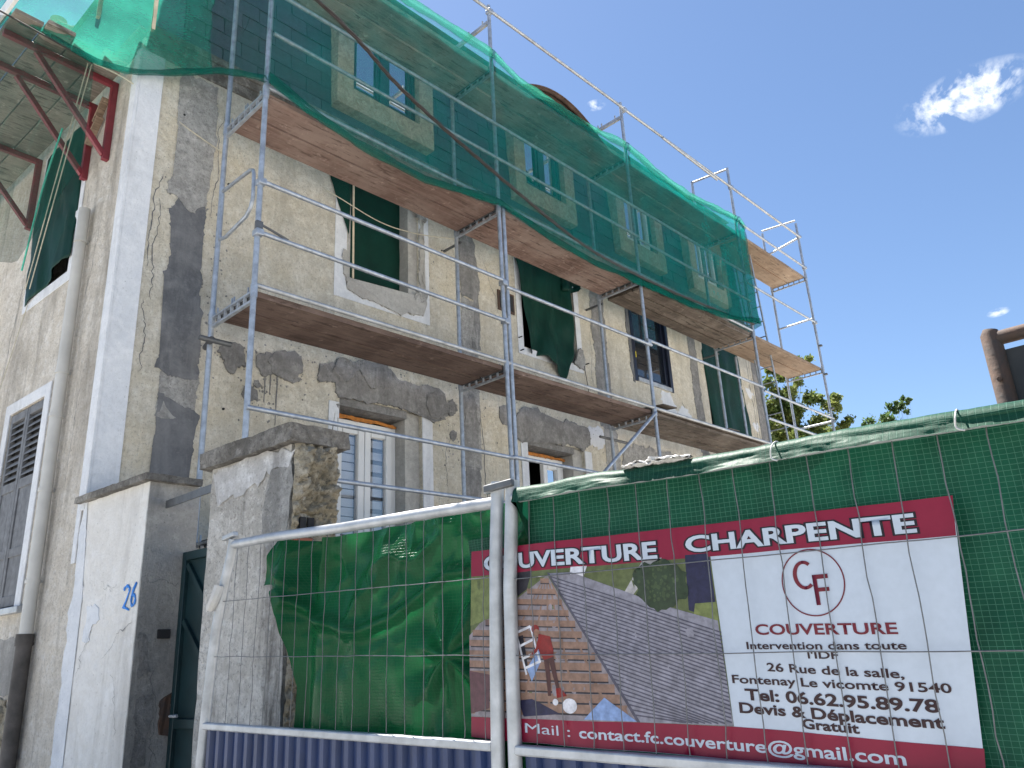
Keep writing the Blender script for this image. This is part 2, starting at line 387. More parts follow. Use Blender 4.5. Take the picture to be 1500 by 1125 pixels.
def patch(fn, outline, thick, name, mat, parent, jag=.018, d0=0, step=.018, seed=0, label=None):
    pts = []
    n = len(outline)
    for i in range(n):
        a = Vector((*outline[i], 0)); b = Vector((*outline[(i+1) % n], 0)); k = max(1, int((b-a).length/step))
        for q in range(k): pts.append(a.lerp(b, q/k))
    pts = [p+Vector((fbm(p.x*9+seed, p.y*9, 1.3), fbm(p.x*9, p.y*9+seed, 7.7), 0))*jag*2 + Vector((fbm(p.x*40+seed, p.y*40, 3), fbm(p.x*40, p.y*40, seed+9), 0))*jag*.8 + Vector((random.uniform(-1, 1), random.uniform(-1, 1), 0))*jag*.35 for p in pts]
    bm = bmesh.new()
    top = [bm.verts.new(fn(p.x, p.y, d0+thick*(.7+.5*fbm(p.x*12, p.y*12, seed)))) for p in pts]
    bot = [bm.verts.new(fn(p.x, p.y, d0-.004)) for p in pts]
    m = len(pts)
    for i in range(m): bm.faces.new((bot[i], bot[(i+1) % m], top[(i+1) % m], top[i]))
    f = bm.faces.new(top); bmesh.ops.triangulate(bm, faces=[f])
    bmesh.ops.recalc_face_normals(bm, faces=bm.faces)
    off = wloc(parent); bmesh.ops.translate(bm, verts=bm.verts, vec=-off)
    me = bpy.data.meshes.new(name); bm.to_mesh(me); bm.free(); me.materials.append(M[mat])
    o = bpy.data.objects.new(name, me); col.objects.link(o); o.parent = parent
    if label: o['label'] = label
    return o
def ell(cx, cz, rx, rz, n=14, rot=0):
    return [(cx+rx*math.cos(2*math.pi*i/n+rot), cz+rz*math.sin(2*math.pi*i/n+rot)) for i in range(n)]
def rect(a, b, c, d): return [(a, c), (b, c), (b, d), (a, d)]

# ------------------------------------------------------------------ ground
mb = MB(); mb.add([(-400, -400, 0), (400, -400, 0), (400, 400, 0), (-400, 400, 0)], [(0, 1, 2, 3)]); tag(mb.build('ground', 'pale_street', smooth=False), None, None, kind='structure')
mb = MB(); P = [GP(12, .12, 1.3), GP(-12, .12, 1.3), GP(-12, .12, -.02), GP(12, .12, -.02)]; mb.hexa([p-Vector((0, 0, .116)) for p in P]+P); tag(mb.build('pavement', 'pavement', smooth=False, bevel=.015), None, None, kind='structure')
mb = MB(); mb.add([GP(-12, .01, -.3), (11, 30, .01), (-1.0, 30, .01), GP(-.05, .01, -.3)], [(0, 1, 2, 3)]); tag(mb.build('courtyard', 'gravel', smooth=False), None, None, kind='structure')

# ------------------------------------------------------------------ house
house = empty('house', (XF, -.74, 0), 'old cream rendered house with slate mansard under renovation behind scaffolding', 'house')
HW = [(1.62, 2.64, 5.38, 7.0), (4.47, 5.62, 5.36, 7.0), (7.02, 8.12, 5.42, 6.95), (9.27, 10.55, 4.4, 7.0)]      # first floor openings
HG = [(1.56, 2.66, 1.6, 4.09), (4.42, 5.58, 1.6, 4.09), (7.0, 8.15, 1.6, 4.05), (9.4, 10.5, 1.6, 4.05)]
wall_holes(FP, -.74, 11.4, 0, 7.3, HW+HG, .32).build('facade_wall', 'facade_plaster', house, smooth=False)
GW = [(1.20, 2.03, 2.06, 3.93), (1.10, 2.05, 5.18, 6.85)]
wall_holes(GP, 0, 8, 0, 7.3, GW, .3).build('gable_wall', 'gable_plaster', house, smooth=False)
mb = MB()
A, B = GP(8, 0), Vector((-9.0, 11.4, 0)); Cc = FP(11.4, 0); H = Vector((0, 0, 7.3))
mb.add([A, B, B+H, A+H], [(0, 1, 2, 3)]); mb.add([B, Cc, Cc+H, B+H], [(0, 1, 2, 3)]); mb.build('rear_wall', 'gable_plaster', house, smooth=False)
# rooms behind the openings
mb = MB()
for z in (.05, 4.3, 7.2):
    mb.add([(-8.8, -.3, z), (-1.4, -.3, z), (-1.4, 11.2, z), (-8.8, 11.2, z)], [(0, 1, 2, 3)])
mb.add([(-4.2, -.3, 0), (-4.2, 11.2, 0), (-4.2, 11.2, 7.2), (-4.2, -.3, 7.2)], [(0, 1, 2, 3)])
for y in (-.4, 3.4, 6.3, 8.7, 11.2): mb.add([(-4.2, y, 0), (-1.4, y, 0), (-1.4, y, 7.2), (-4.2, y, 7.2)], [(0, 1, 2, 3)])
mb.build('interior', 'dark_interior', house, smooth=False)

# quoin bands at the corner
mb = MB(); mb.lbox(FP, -.742, -.53, 2.84, 7.15, 0, .012); mb.build('quoin_band', 'white_paint', house, bevel=.004)
mb = MB(); mb.lbox(GP, -.016, .075, 2.70, 7.15, 0, .030); mb.lbox(GP, .075, .15, 2.3, 7.15, 0, .016); mb.build('quoin_moulding', 'white_paint', house, bevel=.006)
# cornice
mb = MB()
for d, z0, z1 in ((.015, 7.15, 7.28), (.025, 7.28, 7.38), (.04, 7.38, 7.46)):
    mb.box((XF-.3, -.72+d*.1, z0), (XF+d, 11.4+d, z1))
mb.build('cornice', 'cap_stone', house, bevel=.008)
mb = MB()
for d, z0, z1 in ((.015, 7.16, 7.285), (.025, 7.285, 7.385), (.04, 7.385, 7.455)): mb.lbox(GP, .06, 8, z0, z1, -.3, d)
mb.build('gable_cornice', 'cap_stone', house, bevel=.008)

# mansard and slates
def MP(y, z, d=0): return Vector((-1.11-(z-7.46)*.045+d, y, z))
mans = MB()
c0, c1 = MP(-.36, 7.46), MP(11.2, 7.46); c2, c3 = MP(11.2, 9.9), MP(-.30, 9.9)
b0, b1, b2, b3 = Vector((-9, -.95, 7.46)), Vector((-9, 11.2, 7.46)), Vector((-8.6, 11.0, 9.9)), Vector((-8.6, -.75, 9.9))
MW = [(1.39, 2.87), (4.42, 5.78), (6.90, 8.27), (9.15, 10.55)]
wall_holes(lambda u, z, d=0: MP(u, z, d), -.36, 11.2, 7.46, 9.9, [(a+.2, b-.2, 7.9, 9.0) for a, b in MW], .25, mans)
mans.add([c0, b0, b3, c3, c1, b1, b2, c2], [(0, 1, 2, 3), (4, 7, 6, 5), (1, 5, 6, 2)])
mans = mans.build('mansard', 'slate', house, smooth=False)
mb = MB(); rdg0, rdg1 = Vector((-5, 2.6, 11.2)), Vector((-5, 8.2, 11.2)); e = [c3+Vector((.1, -.1, 0)), c2+Vector((.1, .1, 0)), b2, b3]
mb.add(e+[rdg0, rdg1], [(0, 1, 5, 4), (1, 2, 5), (2, 3, 4, 5), (3, 0, 4)]); roof = mb.build('roof', 'roof_tile', house, smooth=False)
mb = MB(); mb.box((-6.3, -.55, 9.7), (-5.5, -.05, 10.75)); ch = mb.build('chimney', 'brick', house, bevel=.02)
for yy, h in ((-.42, .42), (-.18, .30)):
    mb = MB(); mb.tube([(-5.85+yy*.4, yy, 10.74), (-5.85+yy*.4, yy, 10.74+h*.7), (-5.85+yy*.4, yy, 10.74+h)], [.11, .10, .12], 14); mb.build('chimney_pot', 'brick', ch)
unit = MB(); unit.add([(0, 0, 0), (0, 1, 0), (0, 1, 1), (0, 0, 1), (.02, 0, 0), (.02, 1, 0), (.003, 1, 1), (.003, 0, 1)], [(4, 5, 6, 7), (0, 1, 5, 4), (1, 2, 6, 5), (3, 0, 4, 7)])
um = bpy.data.meshes.new('slate'); um.from_pydata(unit.v, [], unit.f); um.materials.append(M['slate']); um.update()
rowh, sw = .20, .40
nsl = 0
for k in range(9):
    z = 7.47+k*rowh; y = -.35-(sw/2 if k % 2 else 0)
    while y < 11.2:
        a, b = max(y, -.35), min(y+sw, 11.2); y += sw
        segs = [(a, b)]
        if z+rowh > 7.66:
            for p, q in MW:
                ns = []
                for s0, s1 in segs:
                    if s1 <= p or s0 >= q: ns.append((s0, s1)); continue
                    if s0 < p: ns.append((s0, p))
                    if s1 > q: ns.append((q, s1))
                segs = ns
        for s0, s1 in segs:
            if s1-s0 < .03 or nsl > 298: continue
            o = bpy.data.objects.new('slate', um); col.objects.link(o); o.parent = mans
            p = MP(s0+.004, z, .008+random.uniform(0, .006)); o.location = p-wloc(mans); o.scale = (1+random.uniform(0, .6), s1-s0-.009, rowh+.02); nsl += 1
            o.rotation_euler = (random.uniform(-.012, .012), random.uniform(-.03, .03), 0)

# mansard windows
for i, (a, b) in enumerate(MW):
    root = MB()
    sd = .075
    mb = MB(); mb.lbox(FP, a, a+.23, 7.95, 9.2, -.2, sd); mb.lbox(FP, b-.23, b, 7.95, 9.2, -.2, sd); mb.lbox(FP, a, b, 7.66, 7.949, -.2, sd+.006); mb.lbox(FP, a, b, 9.2, 9.42, -.2, sd+.003)
    w = mb.build('mansard_window', 'surround', house, bevel=.006)
    y0, y1, ym = a+.23, b-.23, (a+b)/2
    mb = MB(); mb.lbox(FP, y0, y1, 7.95, 8.02, -.1, -.02); mb.lbox(FP, y0, y0+.06, 8.02, 9.2, -.1, -.02); mb.lbox(FP, y1-.06, y1, 8.02, 9.2, -.1, -.02); mb.lbox(FP, ym-.055, ym+.055, 8.02, 9.2, -.1, -.015)
    mb.build('frame', 'teal_frame', w, bevel=.006)
    for (p, q) in ((y0+.06, ym-.055), (ym+.055, y1-.06)):
        mb = MB(); mb.lbox(FP, p, q, 8.02, 9.2, -.075, -.065); mb.build('pane', 'glass_clear', w)
        mb = MB(); mb.lbox(FP, p, q, 8.02, 9.2, -.16, -.15); mb.build('curtain', 'blind_white', w)  # pale sheet added behind the glass, standing in for sky reflected in panes
        mb = MB()
        mb.lbox(FP, p, p+.05, 8.02, 9.2, -.064, -.035); mb.lbox(FP, q-.05, q, 8.02, 9.2, -.064, -.035); mb.lbox(FP, p+.05, q-.05, 8.02, 8.10, -.064, -.035)
        mb.build('casement', 'teal_frame' if i < 2 else 'white_pvc', w, bevel=.004)

# first-floor openings : painted surrounds and broken render
def surround(a, b, z0, z1, wd, mat, d=.010, bottom=True, left=True):
    mb = MB()
    if left: mb.lbox(FP, a-wd, a-.01, z0-(wd if bottom else 0), z1, 0, d)
    mb.lbox(FP, b+.01, b+wd, z0-(wd if bottom else 0), z1, 0, d)
    if bottom: mb.lbox(FP, a-.01, b+.01, z0-wd, z0-.01, 0, d)
    return mb.build('window_surround', mat, house, bevel=.004)
surround(1.62, 2.64, 5.38, 6.98, .165, 'white_paint')
surround(4.47, 5.60, 5.36, 6.98, .12, 'white_paint')
patch(FP, [(1.55, 5.8), (1.60, 5.35), (1.75, 5.30), (2.0, 5.28), (2.3, 5.24), (2.55, 5.27), (2.70, 5.33), (2.74, 5.55), (2.70, 5.75), (2.74, 6.1), (2.69, 6.4), (2.73, 6.9), (2.645, 6.95), (2.645, 5.37), (1.615, 5.37), (1.615, 5.8)], .03, 'broken_render', 'sill_cement', house, .02, .008, .02, 3)
patch(FP, [(2.56, 5.42), (2.70, 5.44), (2.76, 5.6), (2.70, 5.62), (2.58, 5.56)], .035, 'mortar_lump', 'mortar_light', house, .02, .01, .02, 5)
patch(FP, [(2.60, 6.60), (2.74, 6.58), (2.78, 6.75), (2.70, 6.83), (2.6, 6.75)], .04, 'mortar_lump', 'mortar_light', house, .02, .01, .02, 6)
patch(FP, [(5.50, 5.33), (5.72, 5.30), (5.77, 5.47), (5.66, 5.62), (5.6, 5.56)], .035, 'mortar_lump', 'mortar_light', house, .02, .01, .02, 7)
mb = MB(); mb.lbox(FP, 2.50, 2.64, 5.38, 6.98, -.28, -.02); mb.build('reveal_render', 'sill_cement', house)
mb = MB(); mb.lbox(FP, 5.30, 5.62, 5.36, 6.98, -.30, -.04); mb.build('reveal_render', 'mortar', house)
mb = MB(); mb.lbox(FP, 1.62, 1.66, 5.4, 6.98, -.12, .0); mb.build('reveal_render', 'sill_cement', house)

# dark framed window in third opening
mb = MB()
for a, b, c, d in ((7.02, 7.10, 5.42, 6.95), (8.04, 8.12, 5.42, 6.95), (7.10, 8.04, 6.86, 6.95)): mb.lbox(FP, a, b, c, d, -.16, .015)
w3 = mb.build('dark_window', 'navy_frame', house, bevel=.006)
mb = MB(); mb.lbox(FP, 7.10, 8.04, 5.42, 5.49, -.16, .03); mb.build('sill', 'galv_light', w3, bevel=.005)
mb = MB()
for a, b, c, d in ((7.10, 7.17, 5.49, 6.86), (7.97, 8.04, 5.49, 6.86), (7.17, 7.97, 6.79, 6.86), (7.17, 7.97, 5.49, 5.55)): mb.lbox(FP, a, b, c, d, -.13, -.03)
mb.build('casement', 'navy_frame', w3, bevel=.005)
mb = MB(); mb.lbox(FP, 7.17, 7.97, 5.55, 6.79, -.09, -.08); mb.build('pane', 'glass', w3)
patch(FP, [(6.98, 5.40), (7.03, 5.40), (7.03, 6.96), (6.93, 6.96), (6.955, 6.6), (6.92, 6.3), (6.96, 6.0), (6.93, 5.7)], .012, 'broken_edge', 'mortar_dark', house, .018, 0, .02, 9)
mb = MB(); mb.lbox(FP, 7.085, 7.10, 5.82, 5.92, .016, .02); mb.build('sticker', 'yellow_tag', w3)
# ground floor windows (white, with striped blinds)
def pvc_window(a, b, z0, z1, dep, blind=True, opened=False):
    mb = MB()
    for p, q, r, s in ((a, a+.06, z0, z1), (b-.06, b, z0, z1), (a+.06, b-.06, z1-.06, z1), (a+.06, b-.06, z0, z0+.06)): mb.lbox(FP, p, q, r, s, -dep-.07, -dep)
    w = mb.build('white_window', 'white_pvc', house, bevel=.006)
    m = (a+b)/2
    for k, (p, q) in enumerate(((a+.06, m), (m, b-.06))):
        if opened and k == 0:
            def TP(u, z, d, p=p): ang = R(38); return FP(p+u*math.cos(ang), z, -dep-.01-u*math.sin(ang)+d)
            fnn = lambda u, z, d: TP(u, z, d); W = q-p
        else:
            fnn = lambda u, z, d, p=p: FP(p+u, z, -dep+d); W = q-p
        mb = MB()
        for x0, x1, r, s in ((0, .085, z0+.06, z1-.06), (W-.085, W, z0+.06, z1-.06), (.085, W-.085, z1-.15, z1-.06), (.085, W-.085, z0+.06, z0+.15)): mb.lbox(fnn, x0+.003, x1-.003, r, s, -.05, .018)
        mb.build('casement', 'white_pvc', w, bevel=.008)
        mb = MB(); mb.lbox(fnn, .085, W-.085, z0+.15, z1-.15, -.022, -.016); mb.build('pane', 'glass_clear', w)
        if blind and not (opened and k == 0):
            zz = z1-.16; j = 0
            while zz > z0+.15:
                hgt = .085 if j % 2 == 0 else (.05 if k else .012)
                mb = MB(); mb.lbox(fnn, .075, W-.075, zz-hgt+.001, zz, -.075-(.006 if j % 2 else 0), -.07-(.006 if j % 2 else 0)); mb.build('blind_slat', 'blind_white' if j % 2 == 0 else 'blind_dark', w)
                zz -= hgt; j += 1
        elif not (opened and k == 0):
            mb = MB(); mb.lbox(fnn, .085, W-.085, z0+.15, z1-.15, -.09, -.08); mb.build('curtain', 'blind_white', w)
    return w
pvc_window(1.60, 2.46, 1.66, 3.93, .22)
pvc_window(4.50, 5.36, 1.66, 3.94, .22, True, True)
pvc_window(7.05, 8.0, 1.66, 3.9, .22)
pvc_window(9.45, 10.4, 1.66, 3.9, .22)
for a, b in ((1.56, 2.66), (4.42, 5.58)):
    patch(lambda u, z, d=0: FP(u, z, d-.2), [(a, 3.93), (b-.2, 3.93), (b-.2, 3.955), (a+.5, 3.965), (a, 3.975)], .02, 'foam_bead', 'foam_orange', house, .008, 0, .02, a)
    mb = MB(); mb.lbox(FP, b-.20, b, 1.6, 4.085, -.30, -.05); mb.build('reveal_render', 'sill_cement', house)
    mb = MB(); mb.lbox(FP, a, b-.20, 4.0, 4.085, -.30, -.012); mb.build('lintel', 'mortar', house)
    mb = MB(); mb.lbox(FP, b+.005, b+.155, 1.6, 4.07, 0, .012); mb.build('window_surround', 'white_paint', house, bevel=.004)
    mb = MB(); mb.lbox(FP, a-.13, a-.005, 1.6, 4.02, 0, .012); mb.build('window_surround', 'white_paint', house, bevel=.004)

# repairs in the render
def mp(outl, mat, thick=.02, jag=.02, seed=0, name='mortar_patch', d0=0): return patch(FP, outl, thick, name, mat, house, jag, d0, .018, seed)
mp([(-.36, 5.55), (-.30, 5.30), (-.33, 4.9), (-.28, 4.5), (-.32, 3.96), (.05, 3.94), (.03, 4.6), (-.02, 5.2), (0, 5.6), (-.05, 5.76), (-.15, 5.62), (-.25, 5.74)], 'mortar_dark', .010, .018, 1)
mp([(-.40, 5.70), (-.28, 5.68), (-.15, 5.60), (-.03, 5.68), (.02, 6.2), (.02, 7.1), (-.38, 7.1), (-.33, 6.5), (-.29, 6.1)], 'mortar_light', .014, .02, 2)
mp([(-.28, 3.55), (.05, 3.55), (.06, 3.98), (-.28, 3.98)], 'mortar_light', .006, .012, 3)
mp([(-.29, 2.72), (.03, 2.72), (.04, 3.2), (.08, 3.6), (.0, 3.68), (-.15, 3.72), (-.28, 3.78)], 'mortar_dark', .010, .014, 4)
mp(rect(3.33, 3.58, 4.55, 5.75), 'mortar_light', .010, .015, 5); mp([(3.32, 5.76), (3.57, 5.80), (3.56, 6.35), (3.60, 6.8), (3.34, 6.8)], 'mortar', .012, .02, 6)
mp([(3.30, 4.42), (3.50, 4.46), (3.56, 4.0), (3.50, 3.75), (3.34, 3.8)], 'mortar', .014, .025, 7); mp(rect(3.30, 3.58, 3.55, 4.6), 'mortar_light', .006, .015, 8); mp(rect(3.31, 3.56, 1.5, 3.58), 'mortar', .010, .015, 9)
mp([(3.50, 5.1), (3.64, 5.12), (3.62, 5.55), (3.66, 6.1), (3.56, 6.6), (3.55, 5.6)], 'mortar', .012, .015, 10)
mp(rect(6.02, 6.34, 4.5, 6.9), 'mortar', .010, .018, 11); mp(rect(6.10, 6.40, 1.5, 4.5), 'mortar_light', .008, .02, 12)
mp(rect(8.78, 9.02, 4.5, 6.95), 'mortar', .010, .018, 13); mp(rect(8.80, 9.05, 1.5, 4.5), 'mortar', .010, .018, 14)
mp(rect(11.12, 11.36, 1.5, 6.95), 'mortar', .010, .012, 15)
# lintel repairs
mp([(1.28, 4.22), (1.30, 4.38), (1.48, 4.42), (1.62, 4.46), (1.75, 4.52), (1.95, 4.56), (2.2, 4.52), (2.35, 4.40), (2.6, 4.42), (2.85, 4.45), (3.02, 4.40), (3.08, 4.22), (2.98, 4.08), (2.80, 4.02), (2.69, 4.095), (1.55, 4.095), (1.5, 4.20)], 'mortar', .035, .022, 20)
mp(ell(1.60, 4.38, .15, .11), 'mortar', .055, .02, 21, 'mortar_lump'); mp(ell(2.02, 4.42, .22, .15), 'mortar', .05, .02, 22, 'mortar_lump'); mp(ell(2.86, 4.22, .16, .15), 'mortar', .05, .02, 23, 'mortar_lump'); mp(ell(3.12, 4.24, .09, .10), 'mortar', .03, .02, 24, 'mortar_lump')
mp(ell(.36, 4.24, .14, .15), 'mortar', .035, .025, 25, 'mortar_lump'); mp(ell(.72, 4.25, .12, .12), 'mortar', .03, .02, 26, 'mortar_lump'); mp(ell(.93, 4.28, .18, .17), 'mortar', .04, .03, 27, 'mortar_lump')
mp(ell(.56, 3.93, .09, .07), 'mortar', .02, .02, 28, 'mortar_lump'); mp(ell(.62, 4.02, .05, .05), 'mortar', .02, .02, 29, 'mortar_lump')
for y, l in ((.70, .34), (.76, .24), (.83, .55)): mp([(y, 4.2), (y+.014, 4.2), (y+.010, 4.2-l), (y+.002, 4.2-l)], 'mortar', .006, .003, y, 'mortar_drip')
mp([(4.12, 4.08), (4.15, 4.26), (4.35, 4.44), (4.62, 4.50), (4.75, 4.40), (5.1, 4.40), (5.25, 4.46), (5.55, 4.44), (5.75, 4.36), (5.70, 4.16), (5.58, 4.095), (4.42, 4.095), (4.3, 4.02)], 'mortar', .035, .025, 30)
mp(ell(4.02, 4.32, .10, .13), 'mortar', .02, .02, 31, 'mortar_lump'); mp(ell(3.14, 3.92, .06, .06), 'mortar', .012, .02, 32, 'mortar_lump')
mp([(6.45, 3.9), (6.5, 4.25), (6.8, 4.32), (7.3, 4.35), (8.0, 4.3), (8.3, 4.25), (8.32, 3.95), (8.15, 3.85), (8.1, 4.05), (7.0, 4.05), (6.9, 3.8)], 'mortar_light', .02, .03, 33)
mp(ell(8.52, 4.12, .14, .2), 'mortar', .02, .03, 34, 'mortar_lump'); mp(ell(8.66, 3.8, .1, .16), 'mortar', .02, .03, 35, 'mortar_lump')
mp([(1.46, 3.6), (1.52, 4.0), (1.545, 4.0), (1.53, 3.5)], 'mortar', .016, .006, 36, 'mortar_drip')
for a, z, s in ((7.9, 5.22, .2), (8.4, 5.05, .22), (8.0, 4.95, .25), (5.9, 4.3, .2), (10.85, 6.0, .12), (10.95, 5.3, .1), (9.2, 4.2, .25)): mp(ell(a, z, s, s*.8), 'white_paint', .004, .04, a*3, 'bare_render')
# vent and small marks
mb = MB(); mb.lbox(FP, 3.99, 4.30, 5.77, 6.06, 0, .02); v = mb.build('vent', 'rust', house, bevel=.004)
mb = MB(); mb.lbox(FP, 4.02, 4.27, 5.80, 6.03, .021, .026); mb.build('vent_grille', 'dark_interior', v)
for y, z in ((.31, 3.72), (4.36, 5.46), (4.38, 5.28), (5.78, 5.40), (3.02, 6.30), (.20, 6.05), (-.30, 6.62)):
    mb = MB(); mb.tube([FP(y, z, -.01), FP(y, z, .07 if z > 5 and y > 4 else .012)], .012 if y < 1 else .009, 8); mb.build('wall_peg', 'dark_interior', house)

def crack(fn, a, b, seed, parent, d=.003, w=.0035, mat='mortar_dark', name='crack'):
    n = 26; P = []
    for k in range(n+1):
        t_ = k/n; u = a[0]+(b[0]-a[0])*t_+.05*fbm(seed+t_*4, 1.5)+.02*fbm(seed*2+t_*14, 4); z = a[1]+(b[1]-a[1])*t_+.05*fbm(seed+9+t_*4, 2.5)
        P.append((u, z))
    mb = MB(); V = []
    for k, (u, z) in enumerate(P):
        q = Vector((P[min(n, k+1)][0]-P[max(0, k-1)][0], P[min(n, k+1)][1]-P[max(0, k-1)][1])).normalized(); ww = w*(.5+abs(fbm(k*.7, seed))*1.4)*math.sin(math.pi*(k+.6)/(n+1.2))**.4
        V += [fn(u-q.y*ww, z+q.x*ww, d), fn(u+q.y*ww, z-q.x*ww, d)]
    mb.add(V, [(2*k, 2*k+1, 2*k+3, 2*k+2) for k in range(n)]); return mb.build(name, mat, parent, smooth=False)
for k, (a, b, w) in enumerate((((-.47, 5.9), (-.50, 4.9), .006), ((-.44, 5.6), (-.42, 4.6), .005), ((-.48, 4.6), (-.45, 3.9), .004), ((.10, 6.9), (.08, 5.6), .004), ((3.62, 4.6), (3.63, 2.6), .006), ((3.70, 6.5), (4.1, 5.5), .003), ((8.35, 5.35), (8.55, 4.85), .008), ((7.75, 5.3), (7.9, 4.8), .009), ((10.9, 6.8), (10.95, 5.0), .008), ((11.02, 6.7), (11.05, 4.9), .006), ((6.0, 6.2), (5.9, 5.0), .003), ((3.06, 4.0), (3.03, 3.2), .003))):
    crack(FP, a, b, k*3.3, house, .003, w)
for k, (a, b, w) in enumerate((((.5, 5.3), (.62, 4.4), .003), ((.85, 6.0), (.78, 5.2), .004), ((2.3, 5.6), (2.5, 4.3), .004), ((.45, 4.0), (.5, 3.0), .003))): crack(GP, a, b, 40+k*2.7, house, .003, w)
random.seed(21)
mb = MB()
for cy, cz, ry, rz, n_ in ((.36, 4.24, .24, .25, 30), (.88, 4.25, .36, .30, 60), (2.0, 4.42, .85, .26, 110), (4.8, 4.36, .95, .30, 90), (.66, 3.9, .16, .35, 40), (-.15, 5.7, .35, .3, 40), (.12, 5.0, .10, .9, 40), (3.45, 4.2, .28, .6, 60), (6.2, 4.6, .3, .6, 40), (3.1, 3.9, .2, .4, 25), (2.75, 5.9, .12, .6, 30)):
    for _ in range(n_):
        u, z = random.gauss(cy, ry*.6), random.gauss(cz, rz*.6); r_ = random.uniform(.004, .014); a0 = random.uniform(0, 6)
        if any(h[0]-.01 < u < h[1]+.01 and h[2]-.01 < z < h[3]+.01 for h in HW+HG): continue
        ring = [FP(u+r_*random.uniform(.6, 1.2)*math.cos(a0+q*1.05), z+r_*random.uniform(.6, 1.3)*math.sin(a0+q*1.05), .002) for q in range(6)]
        mb.add(ring+[FP(u, z, .008)], [(q, (q+1) % 6, 6) for q in range(6)])
o = mb.build('mortar_splatter', 'mortar', house, smooth=False); o['kind'] = 'stuff'
# gable: shuttered window
mb = MB()
for a, b, c, d in ((1.07, 1.195, 2.0, 4.05), (2.035, 2.16, 2.0, 4.05), (1.195, 2.035, 3.935, 4.05)): mb.lbox(GP, a, b, c, d, 0, .015)
mb.build('window_surround', 'white_paint', house, bevel=.004)
mb = MB(); mb.lbox(GP, .99, 2.2, 1.995, 2.05, -.1, .06); mb.build('window_sill', 'galv_light', house, bevel=.006)
for a, b in ((1.20, 1.61), (1.62, 2.03)):
    mb = MB()
    for p, q, r, s in ((a, a+.05, 2.07, 3.92), (b-.05, b, 2.07, 3.92), (a+.05, b-.05, 3.84, 3.92), (a+.05, b-.05, 3.13, 3.22), (a+.05, b-.05, 2.07, 2.16), (a+.05, b-.05, 2.50, 2.58)): mb.lbox(GP, p, q, r, s, -.05, -.005)
    sh = mb.build('shutter', 'shutter_grey', house, bevel=.004)
    for k in range(9):
        z = 3.25+k*.066
        mb = MB(); P = [GP(a+.05, z, -.008), GP(b-.05, z, -.008), GP(b-.05, z+.05, -.048), GP(a+.05, z+.05, -.048)]
        mb.hexa(P+[p+Vector((0, 0, .012)) for p in P]); mb.build('slat', 'shutter_grey', sh)
    for k in range(3):
        p = a+.05+k*(b-a-.1)/3
        for r, s in ((2.16, 2.50), (2.58, 3.13)):
            mb = MB(); mb.lbox(GP, p+.002, p+(b-a-.1)/3-.002, r, s, -.035, -.018+random.uniform(0, .003)); mb.build('board', 'shutter_grey', sh)
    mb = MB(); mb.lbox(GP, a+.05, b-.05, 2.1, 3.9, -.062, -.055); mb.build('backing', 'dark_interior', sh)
mb = MB()
for a, b, c, d in ((.97, 1.095, 5.06, 6.95), (2.055, 2.18, 5.06, 6.95), (1.095, 2.055, 5.06, 5.175)): mb.lbox(GP, a, b, c, d, 0, .012)
mb.build('window_surround', 'white_paint', house, bevel=.004)
patch(GP, [(.80, .1), (2.6, .1), (2.6, 1.32), (1.6, 1.28), (1.2, 1.34), (1.0, 1.26), (.86, 1.30), (.74, 1.22)], .02, 'bare_base', 'rubble', house, .03, 0, .04, 44)
for k in range(60):
    u, z = random.uniform(.78, 1.7), random.uniform(.5, 1.24); s = random.uniform(.04, .075)
    bm = bmesh.new(); bmesh.ops.create_icosphere(bm, subdivisions=2, radius=s)
    for v in bm.verts: v.co *= 1+.25*fbm(v.co.x*14+k, v.co.y*14, v.co.z*14)
    for v in bm.verts: v.co = Vector((v.co.x*1.25, v.co.y*.55, v.co.z*.9))+GP(u, z, .012)-wloc(house)
    me = bpy.data.meshes.new('stone'); bm.to_mesh(me); bm.free(); me.materials.append(M['rubble']); o = bpy.data.objects.new('stone', me); col.objects.link(o); o.parent = house
patch(GP, [(1.0, 1.36), (2.4, 1.36), (2.4, 1.80), (1.0, 1.80)], .004, 'render_panel', 'pillar_grey', house, .01, 0, .05, 45)
# drainpipe
mb = MB(); mb.tube([GP(.70, 5.66, .07), GP(.685, 1.76, .07)], .05, 16); dp = mb.build('drainpipe', 'pipe_pvc', house)
mb = MB(); mb.tube([GP(.69, 1.80, .07), GP(.68, .02, .07)], .058, 16); mb.build('lower_pipe', 'pipe_iron', dp)
for z, m_ in ((5.3, 'pipe_pvc'), (4.0, 'pipe_pvc'), (3.6, 'pipe_pvc'), (2.95, 'pipe_pvc'), (2.2, 'pipe_pvc'), (1.72, 'pipe_iron')):
    mb = MB(); mb.tube([GP(.695, z, .07), GP(.695, z+(.03 if m_ != 'pipe_iron' else .09), .07)], .058 if m_ != 'pipe_iron' else .066, 16)
    mb.bar(GP(.695, z+.015, .06), GP(.695, z+.015, -.01), .02, .02); mb.build('collar', m_, dp)

